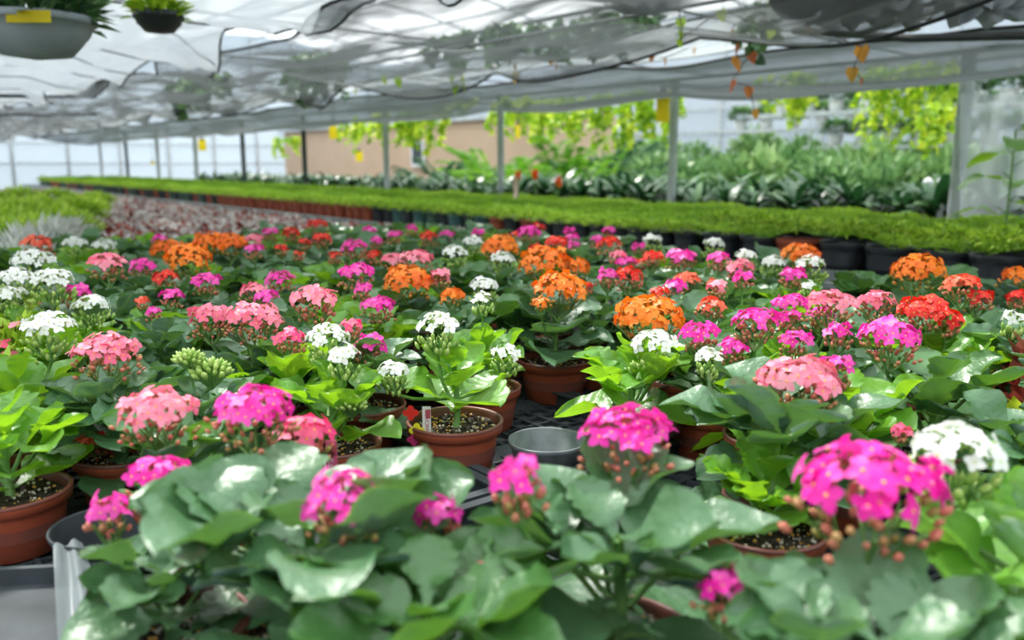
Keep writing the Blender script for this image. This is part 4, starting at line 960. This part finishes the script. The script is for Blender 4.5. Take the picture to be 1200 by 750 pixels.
# tan wall building with window at n = 9
wall = wall_panel('wall_back', UN(8.6, 8.7), UN(UE-.1, 8.7), 0, 1.95, 'cardboard', .08)
mb = MB(); c = UN((8.6+UE)/2, 8.7); mb.box((c.x, c.y, 1.97), (UE-8.6, .3, .07), 0, AX); o = place('trim_6', mb.mesh('t', ['galv'], False)); o['kind'] = 'structure'
b = base_at(492, 8.62); root = empty('window_1', (b.x, b.y, 1.40), AX); root['kind'] = 'structure'
mb = MB()
for (x, z, w, h) in ((0, .21, .40, .05), (0, -.21, .40, .05), (-.19, 0, .05, .42), (.19, 0, .05, .42)): mb.box((x, 0, z), (w, .05, h))
place('window_frame', mb.mesh('wf', ['white_plastic'], False), root); mb = MB(); mb.box((0, .01, 0), (.36, .02, .40)); place('pane', mb.mesh('pane', ['dark_glass'], False), root)
# shrubs in front of far wall bits
for i, (px, py, Y) in enumerate([(285, 208, 15), (318, 207, 15.5), (395, 207, 12.5)]):
    p = at_depth(px, py, Y); bushy('low_shrub', (p.x, p.y, 0), .38, p.z/1.4, 500, 'shrub', .1, 'small dark shrub far away at the foot of the end wall', 'shrub', 'small far shrubs', .5, 330+i)

# racks with white pots at the right rear
def rack(n, z, u0, u1, label, npot, py_seed, lime=False):
    root = empty('hanging_rack', UN((u0+u1)/2, n, z), AX); tag(root, label, 'rack')
    mb = MB(); mb.box((0, 0, 0), (u1-u0, .05, .03)); mb.box((0, .22, 0), (u1-u0, .05, .03)); place('rail', mb.mesh('rail', ['galv'], False), root)
    for i in range(5):
        mb = MB(); x = -(u1-u0)/2+(u1-u0)*i/4; mb.tube([(x, .1, 0), (x, .1, 3.4-z)], .008, 5); mb.box((x, .11, -.01), (.03, .27, .02)); place('hanger', mb.mesh('hanger', ['galv'], False), root)
    random.seed(py_seed)
    for i in range(npot):
        u = u0+.2+(u1-u0-.4)*i/(npot-1); p = UN(u, n+.11, z+.016)
        r = empty('white_potted_plant', p, R()*6); tag(r, 'white pot with a dark green bushy plant standing on '+label.split(',')[0], 'potted plant', 'white pots on '+label.split(',')[0])
        place('pot', WP, r); place('foliage', WF[random.randrange(3)], r, (0, 0, .12))
WP = pot_mesh(.085, .065, .14, .02, ('white_pot', 'white_pot'))
WF = []
for v in range(3):
    random.seed(40+v); mb = MB()
    for i in range(260):
        a = R()*2*PI; c = U(-.5, 1); s = math.sqrt(1-c*c); d = Vector((s*math.cos(a), s*math.sin(a), c)); q = U(.5, 1); quadleaf(mb, Vector((d.x*.15*q, d.y*.15*q, .07+d.z*.10*q)), d+Vector((0, 0, .2)), .07, .035, min(1, max(0, .35+.3*c+U(-.3, .4))))
    WF.append(mb.mesh('wf', ['shrub']))
rack(9.3, CZ+.38, .6, 7.2, 'the upper hanging rack, behind the shrubs', 17, 1)
rack(10.0, CZ+.66, .4, 7.4, 'the top rear rack, near the side wall', 15, 2)
rack(8.9, CZ+.16, .6, 5.6, 'the lower hanging rack, just above the shrubs', 15, 3)
rack(8.4, CZ+.50, -.2, 6.0, 'the front high rack, nearest of the racks', 18, 4)

# orange blooms in the strap row, ribbon stake, white stakes
for i, (px, py, Y, lb) in enumerate([(607, 206, 6.6, 'orange bloom spike left of the other two, above the pink ribbon stake'), (627, 205, 6.7, 'orange bloom spike in the middle of the three'), (654, 213, 6.2, 'orange bloom spike to the right of the other two')]):
    p = at_depth(px, py, Y); root = empty('orange_bloom', (p.x, p.y, BZ)); tag(root, lb, 'flower')
    st = MB(); st.tube([(0, 0, 0), (0, 0, p.z-BZ-.03)], .006, 5); place('stalk', st.mesh('s', ['stem']), root)
    mb = MB()
    for k in range(12):
        a = k*2.4; quadleaf(mb, Vector((0, 0, p.z-BZ-.05+k*.005)), (math.cos(a)*.6, math.sin(a)*.6, 1), .06, .03, .5)
    place('petals', mb.mesh('p', ['orange_tip']), root)
p = at_depth(604, 225, 6.0); mb = MB(); mb.tube([(0, 0, -.12), (.004, 0, .0), (0, 0, .10)], .012, 5, 0, .02); o = place('ribbon_stake', mb.mesh('r', ['pink_ribbon']), None, (p.x, p.y, p.z)); tag(o, 'pale pink ribbon on a stake at the rear edge of the green carpet', 'stake')
for i, (px, Y) in enumerate([(1087, 4.9), (1104, 4.6)]):
    p = at_depth(px, 222, Y); mb = MB(); mb.tube([(0, 0, 0), (0, 0, p.z-BZ+.03)], .018, 8); mb.blob((0, 0, p.z-BZ+.04), .03, el=1, k=8); o = place('white_stake', mb.mesh('w', ['white_plastic']), None, (p.x, p.y, BZ)); tag(o, ['round-topped white stake left of the nearest post', 'round-topped white stake touching the nearest post'][i], 'stake')

# hanging baskets at the very top
def basket(px, py, Y, rpx, bowl, label, seed, lime=True, yellow_label=False, foliage=True):
    random.seed(seed); c = at_depth(px, py, Y); r = rpx*Y/F; root = empty('hanging_basket', c); tag(root, label, 'hanging basket')
    mb = MB(); mb.lathe([(r*.1, -r*.62), (r*.6, -r*.55), (r*.9, -r*.2), (r, .0), (r*1.05, .0), (r*1.05, .02), (r*.95, .02), (r*.9, -.02), (0, -.02)], 28); place('bowl', mb.mesh('bowl', [bowl]), root)
    mb = MB()
    for k in range(3): a = k*2.1; mb.tube([(r*math.cos(a), r*math.sin(a), .01), (0, 0, r*2.2)], .003, 4)
    mb.tube([(0, 0, r*2.2), (0, 0, max(r*2.3, 1.85-c.z))], .003, 4); place('wire_hanger', mb.mesh('wh', ['rope']), root)
    if foliage:
        mb = MB()
        for i in range(170):
            a = R()*2*PI; q = math.sqrt(R())*r; quadleaf(mb, Vector((q*math.cos(a), q*math.sin(a), U(0, .05))), (math.cos(a)*.8+U(-.4, .4), math.sin(a)*.8+U(-.4, .4), U(-.1, 1.2)), U(.06, .12)*r/.13, U(.02, .04)*r/.13, R())
        place('foliage', mb.mesh('f', ['lime' if lime else 'shrub']), root)
    if yellow_label:
        mb = MB(); mb.box((r*.45, -r*1.0, -.005), (r*.75, .004, r*.2)); place('name_strip', mb.mesh('n', ['yellow_card'], False), root)['label'] = 'yellow strip on the rim'
basket(40, 28, 2.6, 62, 'grey_bowl', 'grey bowl-shaped hanging basket with a yellow strip in the top left corner', 1, yellow_label=True, lime=False)
basket(186, 22, 3.0, 26, 'black_pot', 'small dark hanging basket with bright lime variegated foliage near the top left', 2)
for q_, (px0, px1, py0, py1, Yd, lb) in enumerate([(955, 1075, -14, 30, 2.75, 'crumpled bundle of white film gathered over the black pipe'), (1085, 1230, -16, 26, 2.65, 'grey-white crumpled film scrap beyond the bundle over the black pipe')]):
    vs = []; uv = []; mb = MB()
    for i in range(49):
        for j in range(21):
            t, r_ = i/48, j/20; env = math.sin(PI*r_)**.5*(.4+.6*math.sin(PI*t)**.5)
            p = at_depth(px0+(px1-px0)*t, py0+(py1-py0)*r_, Yd); p.y += .10*env*(nz(t*9+q_*7, r_*4, 2)-.4)-.03*env; p.z += .05*nz(t*7, r_*3, 8+q_); p.x += .03*nz(t*5, r_*5, 4); vs.append(p); uv.append((t, r_))
    mb.add(vs, [(i*21+j, i*21+j+1, (i+1)*21+j+1, (i+1)*21+j) for i in range(48) for j in range(20)], 0, uv); o = place('crumpled_film', mb.mesh('cf', ['white_plastic' if q_ == 0 else 'grey_bowl'])); tag(o, lb, 'plastic sheet')
basket(935, 2, 3.0, 30, 'black_pot', 'dark hanging basket with lime leaves at the top edge right of centre', 4)
basket(750, -12, 3.0, 40, 'white_pot', 'pale hanging basket just at the top edge, right of the middle', 5, lime=False)
# black pipe at upper right
a_, b_ = at_depth(930, 36, 3.6), at_depth(1260, 40, 2.6)
mb = MB(); mb.tube([a_, a_.lerp(b_, .5)+Vector((0, 0, -.02)), b_], .014, 8); o = place('black_pipe', mb.mesh('bp', ['rope'])); tag(o, 'black irrigation pipe running under the net at the upper right', 'pipe')
a_, b_ = at_depth(-60, 112, 6.5), at_depth(112, 113, 7.5)
mb = MB(); mb.tube([a_, b_], .016, 8); mb.tube([a_+Vector((0, 0, -.14)), b_+Vector((0, 0, -.15))], .009, 8); o = place('grey_pipe', mb.mesh('bp', ['dark_steel'])); tag(o, 'pair of grey pipes crossing below the hanging basket at the far left', 'pipe')

# plastic sleeve lower left and hanging clear sheet at right edge
mb = MB(); vs = []; uv = []
A0, A1 = at_z(62, 640, BZ+.07), at_z(96, 632, BZ+.06); B0, B1 = at_z(70, 790, BZ+.035), at_z(150, 790, BZ+.03)
for i in range(21):
    q = i/20
    for j in range(9):
        t = j/8; p = A0.lerp(A1, t).lerp(B0.lerp(B1, t), q); p.z += .0035*math.sin(t*11+q*3); vs.append(p); uv.append((q, t))
mb.add(vs, [(i*9+j, i*9+j+1, (i+1)*9+j+1, (i+1)*9+j) for i in range(20) for j in range(8)], 0, uv)
o = place('plastic_sleeve', mb.mesh('sl', ['sleeve'])); tag(o, 'strip of clear greyish plastic sleeve hanging over the tray edge at the lower left', 'plastic sleeve')
mb = MB(); mb.box((0, 0, .012), (.17, .12, .024)); mb.box((0, .058, .030), (.17, .006, .020)); p = at_z(5, 738, BZ+.02); o = place('tray_insert', mb.mesh('ti', ['tray'], False), None, (p.x, p.y, BZ+.010), .12); tag(o, 'smooth slate grey plastic tray insert in the lower left corner', 'tray')
vs = []; uv = []; mb = MB()
for i in range(17):
    for j in range(9):
        p = at_depth(1125+j*14, 110+i*9.5, 4.2+.03*math.sin(j*2.0+i*.3)+.0); vs.append(p); uv.append((i/16, j/8))
mb.add(vs, [(i*9+j, i*9+j+1, (i+1)*9+j+1, (i+1)*9+j) for i in range(16) for j in range(8)], 0, uv)
o = place('clear_plastic_sheet', mb.mesh('cs', ['sleeve'])); tag(o, 'wrinkled clear plastic sheet hanging beside the nearest post at the right edge', 'plastic sheet')
random.seed(77); p = at_depth(1180, 252, 3.7); root = empty('broad_leaved_plant', (p.x, p.y, BZ)); tag(root, 'tall broad-leaved green plant at the right edge behind the green carpet', 'plant')
mb = MB(); st = MB()
for k in range(9):
    a = k*2.4; z = .15+.05*k; st.tube([(0, 0, 0), (0, 0, z), (math.cos(a)*.04, math.sin(a)*.04, z+.03)], .006, 5, 0, .003)
    add_leaf(mb, (math.cos(a)*.03, math.sin(a)*.03, z), a, U(.2, .9), .20, .10, .2, .5, .1, 0, lobes=2)
place('leaves', mb.mesh('l', ['leaf_green']), root); place('stems', st.mesh('s', ['stem']), root)

# ------------------------------------------------------------------ light and camera
for _o in D.objects:
    if 'label' in _o and len(str(_o['label']).split()) > 16: print('LONG', len(str(_o['label']).split()), _o['label'])
sc = bpy.context.scene
w = D.worlds.new('World'); sc.world = w; w.use_nodes = True; nt = w.node_tree; nt.nodes.clear()
bg = N(nt, 'ShaderNodeBackground'); bg.inputs['Strength'].default_value = 1.15
tc = N(nt, 'ShaderNodeTexCoord'); sx = N(nt, 'ShaderNodeSeparateXYZ'); L(nt, tc.outputs['Generated'], sx.inputs[0])
cr = N(nt, 'ShaderNodeValToRGB'); cr.color_ramp.elements[0].position = .0; cr.color_ramp.elements[1].position = .6
cr.color_ramp.elements[0].color = (.88, .93, .96, 1); cr.color_ramp.elements[1].color = (.78, .88, 1.0, 1)
L(nt, sx.outputs[2], cr.inputs[0]); L(nt, cr.outputs[0], bg.inputs[0]); wo = N(nt, 'ShaderNodeOutputWorld'); L(nt, bg.outputs[0], wo.inputs[0])
sun = D.lights.new('sun', 'SUN'); sun.energy = 13.0; sun.angle = math.radians(7); sun.color = (1, .97, .9)
so = D.objects.new('sun', sun); COL.objects.link(so); dirv = Vector((.42, -.62, -1.0)); so.rotation_euler = dirv.to_track_quat('-Z', 'Y').to_euler()
cam = D.cameras.new('camera'); co = D.objects.new('camera', cam); COL.objects.link(co); co.location = (0, 0, CZ); co.rotation_euler = (PI/2-pitch, 0, 0)
cam.lens = 30; cam.sensor_width = 36; cam.clip_start = .02; cam.clip_end = 200
cam.dof.use_dof = True; cam.dof.focus_distance = 1.15; cam.dof.aperture_fstop = 4.0
sc.camera = co
sc.view_settings.view_transform = 'Standard'; sc.view_settings.look = 'None'; sc.view_settings.exposure = 0.12
sc.cycles.use_denoising = True; sc.cycles.transparent_max_bounces = 14; sc.cycles.max_bounces = 7; sc.cycles.sample_clamp_indirect = 6
sc.cycles.caustics_reflective = False; sc.cycles.caustics_refractive = False
